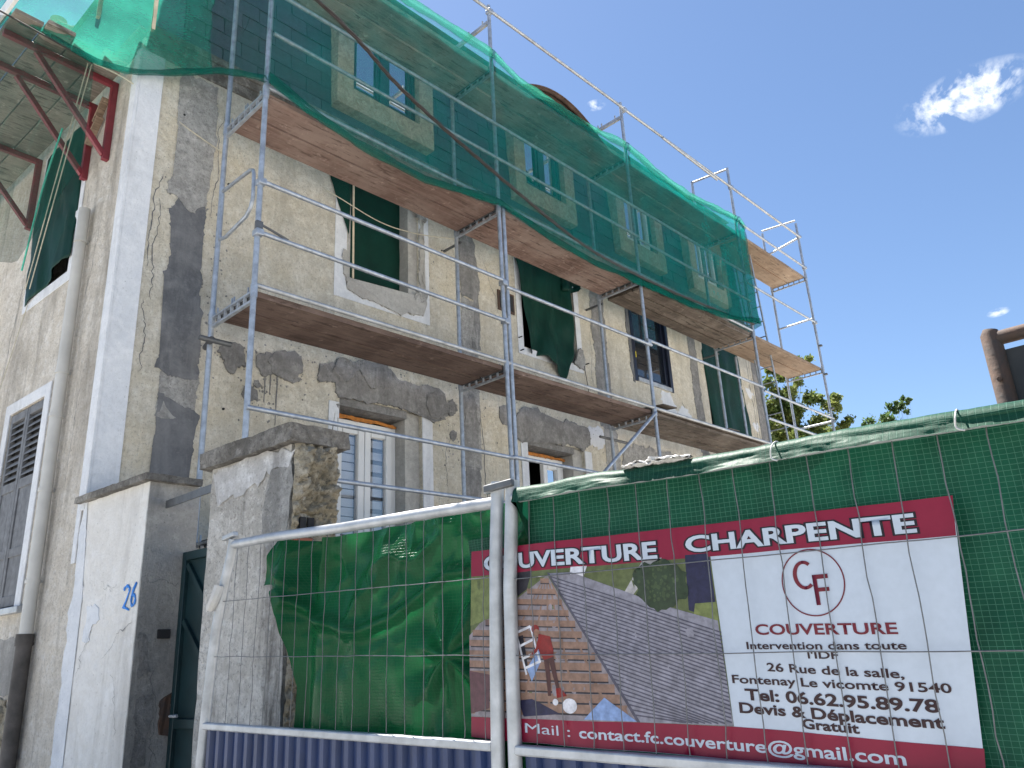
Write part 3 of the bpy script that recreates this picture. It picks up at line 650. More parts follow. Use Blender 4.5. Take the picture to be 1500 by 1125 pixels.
# ------------------------------------------------------------------ gate pillars, gate, lintel bar
U1, U2a, U2b = -1.03, -1.835, -2.715
def rough_block(fn, u0, u1, z0, z1, d0, d1, amp=.006, n=.06, sc=5):
    bm = bmesh.new()
    nu, nz, nd = max(1, int(abs(u1-u0)/n)), max(1, int((z1-z0)/n)), max(1, int(abs(d1-d0)/n))
    mb = MB()
    L = lambda a, b, t: a+(b-a)*t
    mb.grid(lambda i, j: fn(L(u0, u1, i), L(z0, z1, j), d1), nu, nz); mb.grid(lambda i, j: fn(L(u0, u1, i), L(z0, z1, j), d0), nu, nz)
    mb.grid(lambda i, j: fn(u0, L(z0, z1, j), L(d0, d1, i)), nd, nz); mb.grid(lambda i, j: fn(u1, L(z0, z1, j), L(d0, d1, i)), nd, nz)
    mb.grid(lambda i, j: fn(L(u0, u1, i), z1, L(d0, d1, j)), nu, nd); mb.grid(lambda i, j: fn(L(u0, u1, i), z0, L(d0, d1, j)), nu, nd)
    for p in mb.v:
        q = Vector((fbm(p.x*sc, p.y*sc, p.z*sc), fbm(p.x*sc+9, p.y*sc, p.z*sc), fbm(p.x*sc, p.y*sc+5, p.z*sc)*.6)); p += q*amp
    return mb
pil1 = empty('gate_pillar', GP(-.5, 0, -.1), 'broad cream pillar with blue 26 painted on it beside house corner', 'pillar')
mb = rough_block(GP, -.005, U1, 0, 2.755, -.36, .018, .004)
mb.build('shaft', 'pillar_plaster', pil1, smooth=True, ang=50)
mb = MB(); mb.lbox(GP, U1-.004, U1+.002, .05, 2.75, -.363, .012); mb.build('side_render', 'pillar_grey', pil1)
rough_block(GP, .06, U1-.06, 2.752, 2.80, -.345, .075, .008, .03, 9).build('cap', 'cap_stone', pil1, smooth=True, ang=50)
patch(GP, [(-.27, 1.95), (-.45, 1.93), (-.47, 1.86), (-.38, 1.80), (-.36, 1.70), (-.26, 1.71)], .003, 'white_patch', 'white_paint', pil1, .015, .0215, .02, 3)
patch(GP, [(.02, .3), (-.16, .3), (-.13, 1.4), (-.14, 2.2), (-.02, 2.75), (.03, 2.75)], .003, 'white_strip', 'white_paint', pil1, .02, .0215, .04, 8)
def SP1(u, z, d=0): return GP(U1, z, -u)+g*(.006+d)      # side of the pillar, u back from the front edge
for k, o_ in enumerate(([(.02, 1.75), (.08, 1.72), (.07, 1.55), (.1, 1.5), (.03, 1.42)], [(.03, 1.3), (.13, 1.35), (.16, 1.2), (.10, 1.05), (.12, .92), (.04, .9)], [(.03, .8), (.12, .85), (.1, .6), (.02, .55)])):
    patch(SP1, o_, .003, 'flaked_render', 'mortar', pil1, .015, .002, .02, k+20)
patch(SP1, [(.19, 1.28), (.26, 1.34), (.27, 1.08), (.20, 1.10)], .02, 'rust_hole', 'rust', pil1, .012, .002, .02, 31)
mb = MB(); mb.lbox(SP1, .13, .22, 1.69, 1.75, 0, .012); mb.build('letter_plate', 'dark_interior', pil1, bevel=.003)
# painted number
def stroke(pts, w, name, parent):
    n = len(pts); mb = MB(); V = []
    for i, p in enumerate(pts):
        a = Vector((*pts[max(0, i-1)], 0)); b = Vector((*pts[min(n-1, i+1)], 0)); t = (b-a).normalized(); q = Vector((-t.y, t.x, 0))
        ww = w*(.8+.35*math.sin(i*1.7))
        for s in (1, -1): V.append(GP(p[0]+q.x*ww*s/2, p[1]+q.y*ww*s/2, .0245))
    mb.add(V, [(2*i, 2*i+2, 2*i+3, 2*i+1) for i in range(n-1)]); return mb.build(name, 'blue_paint', parent, solid=.003)
def arc(cx, cz, rx, rz, a0, a1, n=12): return [(cx-rx*math.cos(R(a0+(a1-a0)*i/n)), cz+rz*math.sin(R(a0+(a1-a0)*i/n))) for i in range(n+1)]
stroke(arc(-.865, 2.015, .04, .032, 170, -20, 10)+[(-.87, 1.945), (-.835, 1.900), (-.86, 1.905), (-.925, 1.885)], .024, 'painted_digit', pil1)
stroke([(-1.0, 2.06), (-.965, 2.02), (-.945, 1.97)]+arc(-.972, 1.945, .028, .036, 200, 560, 14), .024, 'painted_digit', pil1)

for k, (a, b, w) in enumerate((((-1.0, 1.84), (-.62, 1.6), .0025), ((-.35, 1.8), (-.2, 1.45), .003), ((-.78, 1.5), (-.9, 1.1), .002), ((-.45, 2.1), (-.7, 2.05), .002))): crack(GP, a, b, 60+k*2.1, pil1, .0235, w, 'pillar_grey')
for k, (a, b, w) in enumerate((((.14, 1.5), (.18, .9), .003), ((.0, 2.05), (.27, 2.06), .002), ((.16, 1.0), (.12, .5), .003))): crack(SP1, a, b, 80+k*2.1, pil1, .003, w)
pil2 = empty('gate_pillar', GP(-2.28, 0, -.16), 'weathered pillar with stone cap and crumbling rubble side behind fence', 'pillar')
rough_block(GP, U2a, U2b+.03, 0, 2.69, -.30, .0, .006, .05).build('shaft', 'pillar_old_plaster', pil2, smooth=True, ang=50)
cp = rough_block(GP, U2a+.06, U2b-.05, 2.692, 2.80, -.36, .06, .012, .025, 9); cp.build('cap', 'cap_stone', pil2, smooth=True, ang=50)
# crumbling side, displaced rubble
def SP2(i, j):
    z = .2+2.485*j; dd = .005-.305*i
    e = .085*fbm(dd*9+3, z*6, 1.7)+.040*fbm(dd*28, z*24, 4.2)+.018*fbm(dd*70, z*70, 2)+.03
    if 2.18 < z < 2.30 and .12 < i < .55: e -= .05
    env = min(1, (1-abs(2*i-1))*5+.25)
    return GP(U2b, z, dd)+g*(e*env)
mb = MB(); mb.grid(SP2, 36, 260); mb.build('rubble_face', 'rubble', pil2, ang=70)
patch(GP, [(-2.42, 2.3), (-2.46, 2.5), (-2.52, 2.54), (-2.70, 2.58), (-2.71, 1.9), (-2.66, 1.9), (-2.54, 2.02), (-2.49, 2.15)], .004, 'bare_render', 'mortar_light', pil2, .02, .004, .03, 12)
patch(GP, [(-1.86, 2.66), (-2.70, 2.66), (-2.70, 2.56), (-2.4, 2.52), (-2.1, 2.46), (-1.95, 2.46)], .004, 'white_band', 'old_white', pil2, .03, .004, .03, 13)
for k, (i0, i1, z) in enumerate(((.02, .55, 2.12), (.30, .9, 2.03), (.05, .6, 1.93))):
    mb = MB(); P = lambda u, zz, d: GP(U2b, zz, -.305*u)+g*d
    mb.lbox(P, i0, i1, z-.035, z+.03, 0, .05+.01*k); mb.build('brick', 'brick', pil2, bevel=.008)
for i0 in (.16, .34):
    mb = MB(); mb.lbox(P, i0, i0+.13, 2.20, 2.27, .0, .012); mb.build('brick_void', 'dark_interior', pil2)

gate = empty('pedestrian_gate', GP(-1.43, 0, -.2), 'narrow dark teal metal gate with diagonal braces between the two pillars', 'gate')
def GT(u, z, d=0): return GP(-1.05-u, z, -.29+d)
mb = MB()
for a, b, c, d in ((0, .05, .15, 2.27), (.70, .76, .15, 2.27), (.05, .70, 2.21, 2.27), (.05, .70, .15, .22), (.05, .70, 1.12, 1.18)): mb.lbox(GT, a, b, c, d, -.02, .03)
mb.build('frame', 'gate_teal', gate, bevel=.004)
mb = MB(); mb.lbox(GT, .05, .70, .2, 2.22, -.012, .0); mb.build('sheet', 'gate_teal', gate)
for p, q in (((.06, 2.18), (.69, 1.55)), ((.06, 1.80), (.69, 1.20)), ((.69, 1.1), (.06, .3))):
    mb = MB(); mb.bar(GT(*p, .014), GT(*q, .014), .02, .035); mb.build('brace', 'gate_teal', gate)
mb = MB(); mb.tube([GT(.10, 1.20, .03), GT(.10, 1.20, .08), GT(.19, 1.20, .08)], .009, 8); mb.build('handle', 'galv_light', gate)
mb = MB(); mb.bar(GP(-1.0, 2.60, -.12), GP(-1.86, 2.60, -.06), .012, .055); tag(mb.build('lintel_bar', 'steel_dark', bevel=.002), 'flat dark steel bar bridging the two gate pillars', 'steel bar')

# ------------------------------------------------------------------ scaffold
scaf = empty('scaffold', (-.37, 6, 0), 'galvanised facade scaffold with timber decks along the cream wall', 'scaffold')
PY = [0, 3.0, 5.84, 9.19, 12.0]; XI = -.745; Z2, Z3, Z4 = 4.46, 6.46, 8.46
def pole(pts, name='standard', r=.0245, mat='galv', parent=scaf):
    mb = MB(); mb.tube(pts, r, 12); return mb.build(name, mat, parent)
outer_top = [10.6, 9.42, 9.42, 9.75, 9.66]; inner_top = [10.6, 8.62, 8.62, 9.82, 9.74]
for y, a, b in zip(PY, outer_top, inner_top):
    pole([(0, y, .05), (0, y, a)]); pole([(XI, y, .05), (XI, y, b)])
    for x in (0, XI):
        mb = MB(); mb.box((x-.075, y-.075, .0), (x+.075, y+.075, .02)); mb.tube([(x, y, .02), (x, y, .2)], .018, 10); mb.build('base_plate', 'galv', scaf)
        for z in (2.40, 4.42, 6.42, 8.42):
            if z > 8 and x == XI and y < 9: continue
            mb = MB(); mb.tube([(x, y, z-.05), (x, y, z+.07)], .0305, 12); mb.build('collar', 'galv', scaf)
pole([(0, 3.075, 1.2), (0, 3.075, 6.5)])
# transoms (slotted box section)
for y in PY:
    for z in (2.46, Z2, Z3, Z4):
        mb = MB(); mb.bar((XI, y, z-.03), (0, y, z-.03), .03, .018); mb.bar((XI, y, z-.115), (0, y, z-.115), .03, .022)
        for k in range(7):
            x = XI+.03+k*.114; mb.box((x-.008, y-.012, z-.11), (x+.008, y+.012, z-.03))
        for x in (-.64, -.38, -.34, -.10): mb.box((x-.006, y-.006, z-.02), (x+.006, y+.006, z+.04))
        mb.build('transom', 'galv', scaf)
        for s in (1,):
            pass
    if y in (PY[1], PY[2]):
        mb = MB(); mb.bar((XI, y, 9.16), (0, y, 9.16), .035, .05)
        for x in (-.70, -.45, -.38, -.12): mb.box((x-.008, y-.008, 9.18), (x+.008, y+.008, 9.25))
        mb.build('transom', 'galv_light', scaf); pole([(XI, y, 8.6), (XI, y, 9.2)])
# decks: two planks a bay
def plank(x0, x1, y0, y1, z, mat, th=.05, rz=0, tilt=0):
    mb = MB(); n = 14
    for i in range(n):
        pass
    def top(i, j): return Vector((x0+(x1-x0)*i, y0+(y1-y0)*j, z+tilt*j+.004*fbm(j*5+y0, i*3+x0)))
    mb.grid(lambda i, j: top(i, j), 3, 16); mb.grid(lambda i, j: top(i, j)-Vector((0, 0, th+.004*fbm(j*7+y0+3, i*4+x0*3))), 3, 16)
    o = len(mb.v)
    mb.hexa([(x0, y0, z-th), (x1, y0, z-th), (x1, y1, z-th+tilt), (x0, y1, z-th+tilt), (x0, y0, z), (x1, y0, z), (x1, y1, z+tilt), (x0, y1, z+tilt)])
    return mb.build('plank', mat, scaf, smooth=False)
def deck(y0, y1, z, mat, mat2=None):
    for x0, x1, m in ((XI+.045, XI/2-.014, mat), (XI/2+.014, -.035, mat2 or mat)):
        p = plank(x0, x1, y0+.02, y1-.02, z-.005, m)
        mb = MB()
        mb.box((x0, y0+.018, z-.06), (x1, y0+.03, z)); mb.build('end_strip', 'steel_dark', p); mb = MB(); mb.box((x0, y1-.03, z-.06), (x1, y1-.018, z)); mb.build('end_strip', 'steel_dark', p)
for i in range(4):
    a, b = PY[i], PY[i+1]
    if i < 2: deck(a, b, Z2, 'plank_brown')
    deck(a, b, Z3, ('plank_red', 'plank_red', 'plank_old', 'plank_pale')[i])
    deck(a, b, Z4, ('plank_grey', 'plank_grey', 'plank_grey', 'plank_pale')[i])
    if i < 2: deck(a, b, 2.46, 'plank_brown')
for k, (x0, x1, z, t) in enumerate(((-.72, -.50, 4.44, .0), (-.49, -.27, 4.445, .012), (-.255, -.04, 4.45, .0), (-.60, -.20, 4.50, -.01), (-.30, -.02, 4.505, .012))): plank(x0, x1, 5.80+.1*(k % 2), 9.25-.05*k, z, 'plank_old', .04, 0, t)
for y, x in ((5.95, -.30), (6.9, -.5), (7.9, -.4), (8.6, -.45)):
    mb = MB(); mb.hexa([(x, y, 4.56), (x+.35, y+.05, 4.55), (x+.33, y+.42, 4.57), (x-.02, y+.40, 4.60), (x, y, 4.575), (x+.35, y+.05, 4.565), (x+.33, y+.42, 4.585), (x-.02, y+.40, 4.615)]); mb.build('loose_board', 'plank_old', scaf)
for k in range(3):
    plank(-.70+.23*k, -.50+.23*k, 6.0, 9.1, 6.405-.012*k, 'plank_old', .035, 0, .02*k-.02)
# ledgers and guard rails
def rail(y0, y1, z0, z1=None, x=.0, name='guard_rail', off=.03, mat='galv', r=.021):
    z1 = z0 if z1 is None else z1
    return pole([(x+off, y0, z0), (x+off, y1, z1)], name, r, mat)
for i in range(3):
    a, b = PY[i], PY[i+1]
    rail(a, b, Z2+.03, name='ledger', off=0, mat='galv_light'); rail(a, b, Z3+.03, name='ledger', off=0)
    rail(a+.03, b+.03, 7.09 if i < 2 else 7.05); rail(a+.03, b+.03, 7.58)
for a, b, z in ((0, 3, 5.47), (0, 3, 4.97), (3.03, 5.9, 5.40), (5.8, 9.2, 5.46), (-.02, 3, 3.41), (3, 5.84, 3.42), (0, 3, 2.92), (3, 5.84, 2.92), (9.19, 12, 5.40), (9.19, 12, 4.92), (9.19, 12, 7.40), (9.19, 12, 8.62), (9.19, 12.02, 9.33)): rail(a, b, z)
rail(-1.5, 5.95, 9.31, 9.32, mat='galv_light'); rail(5.85, 12.02, 9.31, 9.33, mat='galv_light'); rail(6.9, 8.6, 9.27, 9.22, off=.055, mat='galv_light')
for y in (PY[3], PY[4]): pole([(XI, y, inner_top[3]-.02), (0, y, outer_top[3]-.02)], 'end_rail', .019, 'galv_light'); 
pole([(XI, 12, 9.2), (.06, 12.02, 9.34)], 'end_rail', .021); pole([(XI, 12, 7.5), (0, 12, 7.5)], 'end_rail', .019); pole([(XI, 12, 5.35), (0.05, 12, 5.35)], 'end_rail', .019); pole([(XI, 12, 4.9), (0.05, 12, 4.9)], 'end_rail', .019)
pole([(.02, 5.84, 4.42), (.05, 4.35, 3.30)], 'brace', .021)
pole([(-.74, 0, 5.73), (-.20, 0, 5.70), (-.145, 0, 5.67), (-.13, 0, 5.62), (-.12, 0, 5.38), (-.15, 0, 5.30), (-.22, 0, 5.24), (-.60, 0, 5.19), (-.70, 0, 5.21), (-.715, 0, 5.28), (-.72, 0, 5.7)], 'end_frame', .017)
pole([(XI-.13, 0.02, 4.20), (XI+.10, -.03, 4.20)], 'stub_tube', .026, 'steel_dark'); pole([(XI+.09, -.14, 4.19), (XI+.09, .15, 4.19)], 'stub_tube', .024, 'steel_dark')
mb = MB(); mb.box((.0, -.03, 5.0), (.035, .03, 5.08)); mb.tube([(.02, 0, 5.06), (.02, .28, 5.0)], .011, 8); mb.build('wedge', 'steel_dark', scaf)
# wall ties
for y in (3.0, 5.84, 9.19):
    pole([(XI+.02, y+.06, 6.30), (XF+.01, y+.06, 6.30)], 'wall_tie', .017, 'steel_dark')
pole([(XI-.02, 5.6, 4.22), (XI-.02, 6.25, 4.22)], 'stub_tube', .019, 'steel_dark')
# ladder in the last bay
for x in (-.60, -.28):
    pole([(x, 10.55, 4.46), (x, 10.15, 8.6)], 'ladder_stile', .017)
for k in range(13):
    z = 4.75+k*.29; t_ = (z-4.46)/4.14; y = 10.55-.4*t_
    pole([(-.60, y, z), (-.28, y, z)], 'ladder_rung', .011)
pole([(XI, 9.9, .1), (XI, 9.9, 6.4)]); 
# couplers on rails
for y, z in ((3, 9.31), (5.9, 9.31), (9.19, 9.33), (12, 9.34), (12, 8.62), (12, 7.4), (3, 5.44), (3, 4.97), (0, 5.47), (5.84, 5.43), (0, 4.97)):
    mb = MB(); mb.box((-.03, y-.035, z-.03), (.055, y+.035, z+.03)); mb.build('coupler', 'galv', scaf, bevel=.008)
for z in (6.9, 6.3, 5.6): 
    mb = MB(); mb.box((.02, 11.97, z-.015), (.07, 12.03, z+.015)); mb.build('coupler', 'steel_dark', scaf)

# brown sheets bowed over the top deck
mb = MB()
def bs(i, j):
    y = 3.55+1.95*i; return Vector((-.72+.62*j, y, 8.50+.50*math.sin(math.pi*min(1, i*1.02))**.8*(1-.22*j)+.012*math.sin(j*40)))
mb.grid(bs, 24, 40)
tag(mb.build('roofing_sheet', 'brown_sheet', solid=.012), 'brown corrugated sheet bowed up on the top scaffold deck', 'roofing sheet')

# ------------------------------------------------------------------ nets
hem = [(-.02, 6.50), (.39, 6.37), (.94, 6.26), (1.80, 6.22), (2.94, 6.41), (3.76, 6.27), (4.69, 6.21), (5.61, 6.26), (7.03, 6.30), (8.2, 6.42), (9.36, 6.66)]
topz = [(-.02, 8.55), (1.31, 8.50), (2.15, 8.55), (3.00, 8.58), (3.42, 8.44), (4.2, 8.42), (4.82, 8.44), (5.8, 8.58), (6.5, 8.45), (7.47, 8.42), (9.2, 8.64), (9.36, 8.55)]
def interp(T, x):
    for (a, b), (c, d) in zip(T, T[1:]):
        if x <= c: return b+(d-b)*max(0, (x-a))/(c-a)
    return T[-1][1]
def front_net(i, j):
    y = -.02+9.38*i; a, b = interp(hem, y), interp(topz, y); z = a+(b-a)*j
    pin = min(abs(y-p) for p in PY[:4]); sag = min(1, pin/.8)
    x = .062+.018*fbm(y*2.2, z*1.1, .5)+.03*sag*(1-j)**2+.022*math.sin(z*9+y*1.3+2*fbm(y*.7, z*.3))*(1-j)**1.5*sag
    if j > .955: x += .02; 
    return Vector((x, y, z))
mb = MB(); mb.grid(front_net, 200, 60)
o = mb.build('debris_net', 'net_green', ang=180); tag(o, 'long green debris net covering the slate storey along the scaffold front', 'net', 'green debris nets')
# bunched top hem of the front net
mb = MB()
def hemroll(i, j):
    y = -.02+9.38*i; z = interp(topz, y); q = 2*math.pi*j
    return Vector((.075+.03*math.cos(q)+.012*fbm(y*3, q), y, z+.0+(.062+.035*fbm(y*1.7, 2.2)+.014*fbm(y*9, q*2))*math.sin(q)))
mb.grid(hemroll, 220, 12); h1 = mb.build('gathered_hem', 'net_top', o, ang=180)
mb = MB()
def hemlow(i, j):
    y = -.02+9.38*i; z = interp(hem, y); q = 2*math.pi*j
    return Vector((.085+.022*math.cos(q)+.012*fbm(y*3, q), y, z+.03+(.05+.03*fbm(y*1.7, 5.2))*math.sin(q)))
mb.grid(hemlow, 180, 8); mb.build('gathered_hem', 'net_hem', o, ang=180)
# end of the net turning the far corner
mb = MB()
def endnet(i, j):
    x = .07-.55*i; z = 6.62+1.95*j; return Vector((x+.02*math.sin(z*7), 9.37+.10*math.sin(i*3.1)*(1-.4*j)+.04*fbm(x*5, z*2), z-.05*i))
mb.grid(endnet, 14, 30); mb.build('net_return', 'net_green', o, ang=180)
# street side net, from the scaffold corner to the cantilever deck
path = [(.05, -.02), (-.35, -.06), (-.75, -.10), (-.92, -.50), (-.98, -.84), (-1.1, -1.1), (-1.35, -1.78), (-2.6, -1.95), (-5.2, -2.15)]
zlow = [6.52, 6.81, 7.07, 6.92, 6.78, 6.82, 7.10, 7.12, 7.12]; cum = [0]
for a, b in zip(path, path[1:]): cum.append(cum[-1]+math.dist(a, b))
def pth(s):
    for k in range(len(path)-1):
        if s <= cum[k+1] or k == len(path)-2:
            t = (s-cum[k])/(cum[k+1]-cum[k]); return path[k][0]+(path[k+1][0]-path[k][0])*t, path[k][1]+(path[k+1][1]-path[k][1])*t, zlow[k]+(zlow[k+1]-zlow[k])*t
def street_net(i, j):
    s = cum[-1]*i; x, y, z0 = pth(s); zt = 10.2; z = z0+(zt-z0)*j
    b = .07*fbm(s*1.3, z*1.2, 3)+.025*fbm(s*7, z*2)
    return Vector((x+b*.5, y-b-.05*math.sin(min(1, j*6)*math.pi)*.6, z+.02*fbm(s*4, 1)*(1-j)))
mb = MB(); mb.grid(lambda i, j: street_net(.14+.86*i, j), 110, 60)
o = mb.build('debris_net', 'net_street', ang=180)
mb = MB(); mb.grid(lambda i, j: street_net(.142*i, j), 24, 60); mb.build('shaded_corner', 'net_shaded', o, ang=180); tag(o, 'bright sunlit green net wrapped round the street corner above the eaves', 'net', 'green debris nets')  # corner stretch split off to carry the shaded net colour
mb = MB()
def slow(i, j):
    s = cum[-1]*i; x, y, z = pth(s); q = 2*math.pi*j; return Vector((x, y-.02+.03*math.cos(q), z+.035*math.sin(q)+.02*fbm(s*4, q)))
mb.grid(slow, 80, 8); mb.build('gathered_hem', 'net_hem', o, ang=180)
# hanging curtain at the end of the cantilever deck
mb = MB()
def curtain(i, j):
    y = -1.07-.95*i; zb = 5.84-2.9*min(i, .40) if i < .4 else 4.70
    z = zb+(7.0-zb)*j; return Vector((-1.30+.05*math.sin(i*9+z*1.2)+.05*fbm(y*3, z), y-.03*j, z))
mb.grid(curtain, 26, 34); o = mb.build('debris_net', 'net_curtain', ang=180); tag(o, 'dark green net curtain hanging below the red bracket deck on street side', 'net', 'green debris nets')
# wooden laths holding the street net
for s, lb in ((1.55, 'pale timber lath behind the bright street net, nearer the scaffold'), (2.02, 'pale timber lath behind the bright street net, nearer the red bracket deck')):
    x, y, z = pth(s); mb = MB(); mb.bar((x, y+.1, 7.35), (x-.03, y+.12, 10.1), .05, .03); tag(mb.build('lath', 'lath'), lb, 'lath', 'laths behind the street net')

# ------------------------------------------------------------------ red wall brackets with deck on the gable
lab = ('red steel triangular bracket nearest the white corner quoin, carrying planks', 'red steel triangular bracket between two others, beside the upper gable window', 'red steel triangular bracket beyond the upper gable window')
for k, u in enumerate((.50, .97, 2.35)):
    b = empty('wall_bracket', GP(u, 6.15, .0), lab[k], 'bracket', 'red brackets on the gable')
    mb = MB(); mb.bar(GP(u, 6.13, .03), GP(u, 7.02, .03), .055, .06, up=gn); mb.build('wall_bar', 'red_steel', b, bevel=.004)
    mb = MB(); mb.bar(GP(u, 6.99, .05), GP(u, 6.99, 1.02), .05, .06); mb.build('arm', 'red_steel', b, bevel=.004)
    mb = MB(); mb.bar(GP(u, 6.18, .05), GP(u, 6.95, .74), .045, .05); mb.build('brace', 'red_steel', b, bevel=.004)
for k in range(4):
    mb = MB(); d0 = .06+.245*k; mb.lbox(GP, .14+.07*(k % 2), 4.9, 7.025, 7.065, d0, d0+.232)
    tag(mb.build('scaffold_plank', 'plank_grey', bevel=.004), ('grey plank on the red gable brackets, lying against the gable wall', 'grey plank on the red gable brackets, second from the gable wall', 'grey plank on the red gable brackets, third from the gable wall', 'outermost grey plank on the red gable brackets, beside the toe board')[k], 'plank', 'planks on the gable brackets')
mb = MB(); mb.lbox(GP, .1, 4.9, 7.07, 7.22, 1.04, 1.07); tag(mb.build('toe_board', 'white_plank', bevel=.003), 'whitish toe board standing on edge along the gable deck', 'toe board')
mb = MB(); mb.bar(GP(.62, 6.90, .05), GP(.80, 6.70, .05), .07, .03); tag(mb.build('timber_offcut', 'plank_pale', bevel=.003), 'pale timber offcut wedged between the red brackets, upper one', 'timber', 'offcuts between the brackets')
mb = MB(); mb.bar(GP(.70, 6.72, .05), GP(.92, 6.50, .05), .07, .03); tag(mb.build('timber_offcut', 'plank_pale', bevel=.003), 'pale timber offcut wedged between the red brackets, lower one', 'timber', 'offcuts between the brackets')

# ------------------------------------------------------------------ cloths in the window openings
def cloth(fn, quad, nu, nv, mat, name, label, amp=.05, seed=0, free=.3, cut=None):
    (a, b, c, d) = quad        # bl, br, tr, tl in (u,z)
    mb = MB()
    def P(i, j):
        u = (a[0]*(1-i)+b[0]*i)*(1-j)+(d[0]*(1-i)+c[0]*i)*j; z = (a[1]*(1-i)+b[1]*i)*(1-j)+(d[1]*(1-i)+c[1]*i)*j
        dd = amp*(fbm(u*2.5+seed, z*.9, seed)+.5*math.sin(u*11+seed+2*fbm(u*2, z)))*(.4+free*(1-j)*2)
        return fn(u, z+.02*fbm(u*9, seed)*(1-j), dd)
    mb.grid(P, nu, nv, uvfn=lambda i, j: (i, j*1.4)); o = mb.build(name, mat, ang=180, solid=.003)
    return tag(o, label, 'tarpaulin', 'green cloths in the openings')
cloth(lambda u, z, d: FP(u, z, d-.18), [(1.58, 5.36), (2.52, 5.36), (2.66, 7.0), (1.56, 7.0)], 30, 30, 'tarp_window', 'window_tarpaulin', 'taut dark green cloth closing the opening with the broken white sill', .02, 1)
cloth(lambda u, z, d: FP(u, z, d+.02), [(1.34, 6.72), (1.62, 6.0), (1.66, 7.0), (1.34, 7.0)], 8, 14, 'tarp_window', 'window_tarpaulin', 'small triangular green cloth corner flapping left of the broken sill opening', .01, 2)
mb = MB()
def w2(i, j):
    z = 7.0-1.72*j; l = 4.28+.26*j; r_ = 5.52-.15*j if j < .8 else 5.40-.9*(j-.8)
    u = l+(r_-l)*i; zz = z-.30*max(0, (i-.45))*j*1.6 + .02*fbm(u*8, 2)*j
    return FP(u, zz, .05+.05*math.sin(u*13+2*fbm(u*2, z))*j+.04*fbm(u*3, z*1.2, 4)+.10*j*max(0, i-.5))
mb.grid(w2, 40, 40, uvfn=lambda i, j: (i*1.2, j*1.7)); tag(mb.build('window_tarpaulin', 'tarp_window', ang=180, solid=.003), 'loose green cloth drooping over the sill of the second opening', 'tarpaulin', 'green cloths in the openings')
mb = MB(); mb.grid(lambda i, j: FP(5.28+.52*i-.16*j*i, 6.95-.55*j-.22*i*(1-j)+.1*i*j, .06+.05*math.sin(i*7)+.05*fbm(i*3, j*3)), 16, 16, uvfn=lambda i, j: (i*.4, j*.5)); tag(mb.build('window_tarpaulin', 'tarp_window', ang=180, solid=.003), 'crumpled green flap folded back at top of the second opening', 'tarpaulin', 'green cloths in the openings')
cloth(lambda u, z, d: FP(u, z, d+.0), [(9.33, 4.55), (10.72, 4.55), (10.55, 7.0), (9.20, 7.0)], 26, 40, 'tarp_window', 'window_tarpaulin', 'tall green cloth hung over the last opening next to the bare wall end', .035, 5)
cloth(lambda u, z, d: GP(u, z, d+.03), [(2.10, 5.12), (1.03, 5.32), (1.08, 6.9), (2.10, 6.9)], 26, 34, 'tarp_window', 'window_tarpaulin', 'green cloth hung over the upper gable window with rope across it', .05, 6)
mb = MB(); mb.tube([FP(1.675, 5.55, .03), FP(1.66, 7.0, .03)], .011, 8); mb.tube([FP(5.47, 6.35, .16), FP(5.56, 6.9, .16)], .010, 8); 
mb = MB(); mb.tube([FP(1.69, 5.48, .02), FP(1.675, 7.0, .02)], .012, 8); tag(mb.build('batten', 'lath'), 'thin upright batten pinning cloth in the broken sill opening', 'batten')

# ------------------------------------------------------------------ ropes and cables
def line(pts, r, name, mat, label, cat, n=6, group=None):
    mb = MB(); mb.tube(pts, r, n); return tag(mb.build(name, mat), label, cat, group)
def smooth_curve(P, n=10):
    P = [Vector(p) for p in P]; out = []
    for i in range(len(P)-1):
        a, b, c, d = P[max(0, i-1)], P[i], P[i+1], P[min(len(P)-1, i+2)]
        for k in range(n):
            t = k/n; out.append(.5*((2*b)+(c-a)*t+(2*a-5*b+4*c-d)*t*t+(3*b-a-3*c+d)*t**3))
    return out+[P[-1]]
base = smooth_curve([(3.3, -10, 7.2), (1.95, -3.4, 6.42), (1.39, -.34, 6.25), (1.12, .70, 6.15), (.95, 1.95, 5.98), (.55, 3.8, 6.02), (.14, 5.60, 6.33), (.10, 6.93, 6.40), (.04, 9.19, 6.60)], 24)
mb = MB()
for ph in (0, math.pi*2/3, math.pi*4/3):
    mb.tube([p+Vector((math.cos(k*.55+ph), 0, math.sin(k*.55+ph)))*.009 for k, p in enumerate(base)], .0095, 7)
tag(mb.build('overhead_cable', 'cable_black'), 'thick twisted black service cable slung across the facade to the scaffold', 'cable')
line(smooth_curve([(.2, -4.9, 6.0), (-.6, -2.6, 6.55), (-1.28, -1.10, 6.93)], 8), .008, 'cable', 'cable_black', 'thin black wire running down to the red bracket deck', 'cable')
line(smooth_curve([(-1.28, -1.10, 6.93), (-1.12, -.80, 6.78), (-1.04, -.3, 6.5), (-1.035, .2, 6.35)], 8), .006, 'rope', 'rope', 'pale cord running from the red brackets round the house corner', 'rope')
r1 = GP(1.80, 5.20, .09); r2 = GP(1.92, 5.24, .09)
line([(-1.29, -1.10, 6.92), r1], .0055, 'rope', 'rope', 'pale rope slanting over the green gable window cloth', 'rope', 6, 'ropes on the gable')
line([(-1.30, -1.13, 6.92), r2], .0055, 'rope', 'rope', 'pale rope slanting over the green gable window cloth', 'rope', 6, 'ropes on the gable')
line(smooth_curve([GP(.75, 6.45, .35), GP(1.2, 6.0, .3), GP(1.75, 5.35, .2)], 6), .009, 'cord', 'rope_green', 'bright green twisted cord under the gable deck', 'rope')
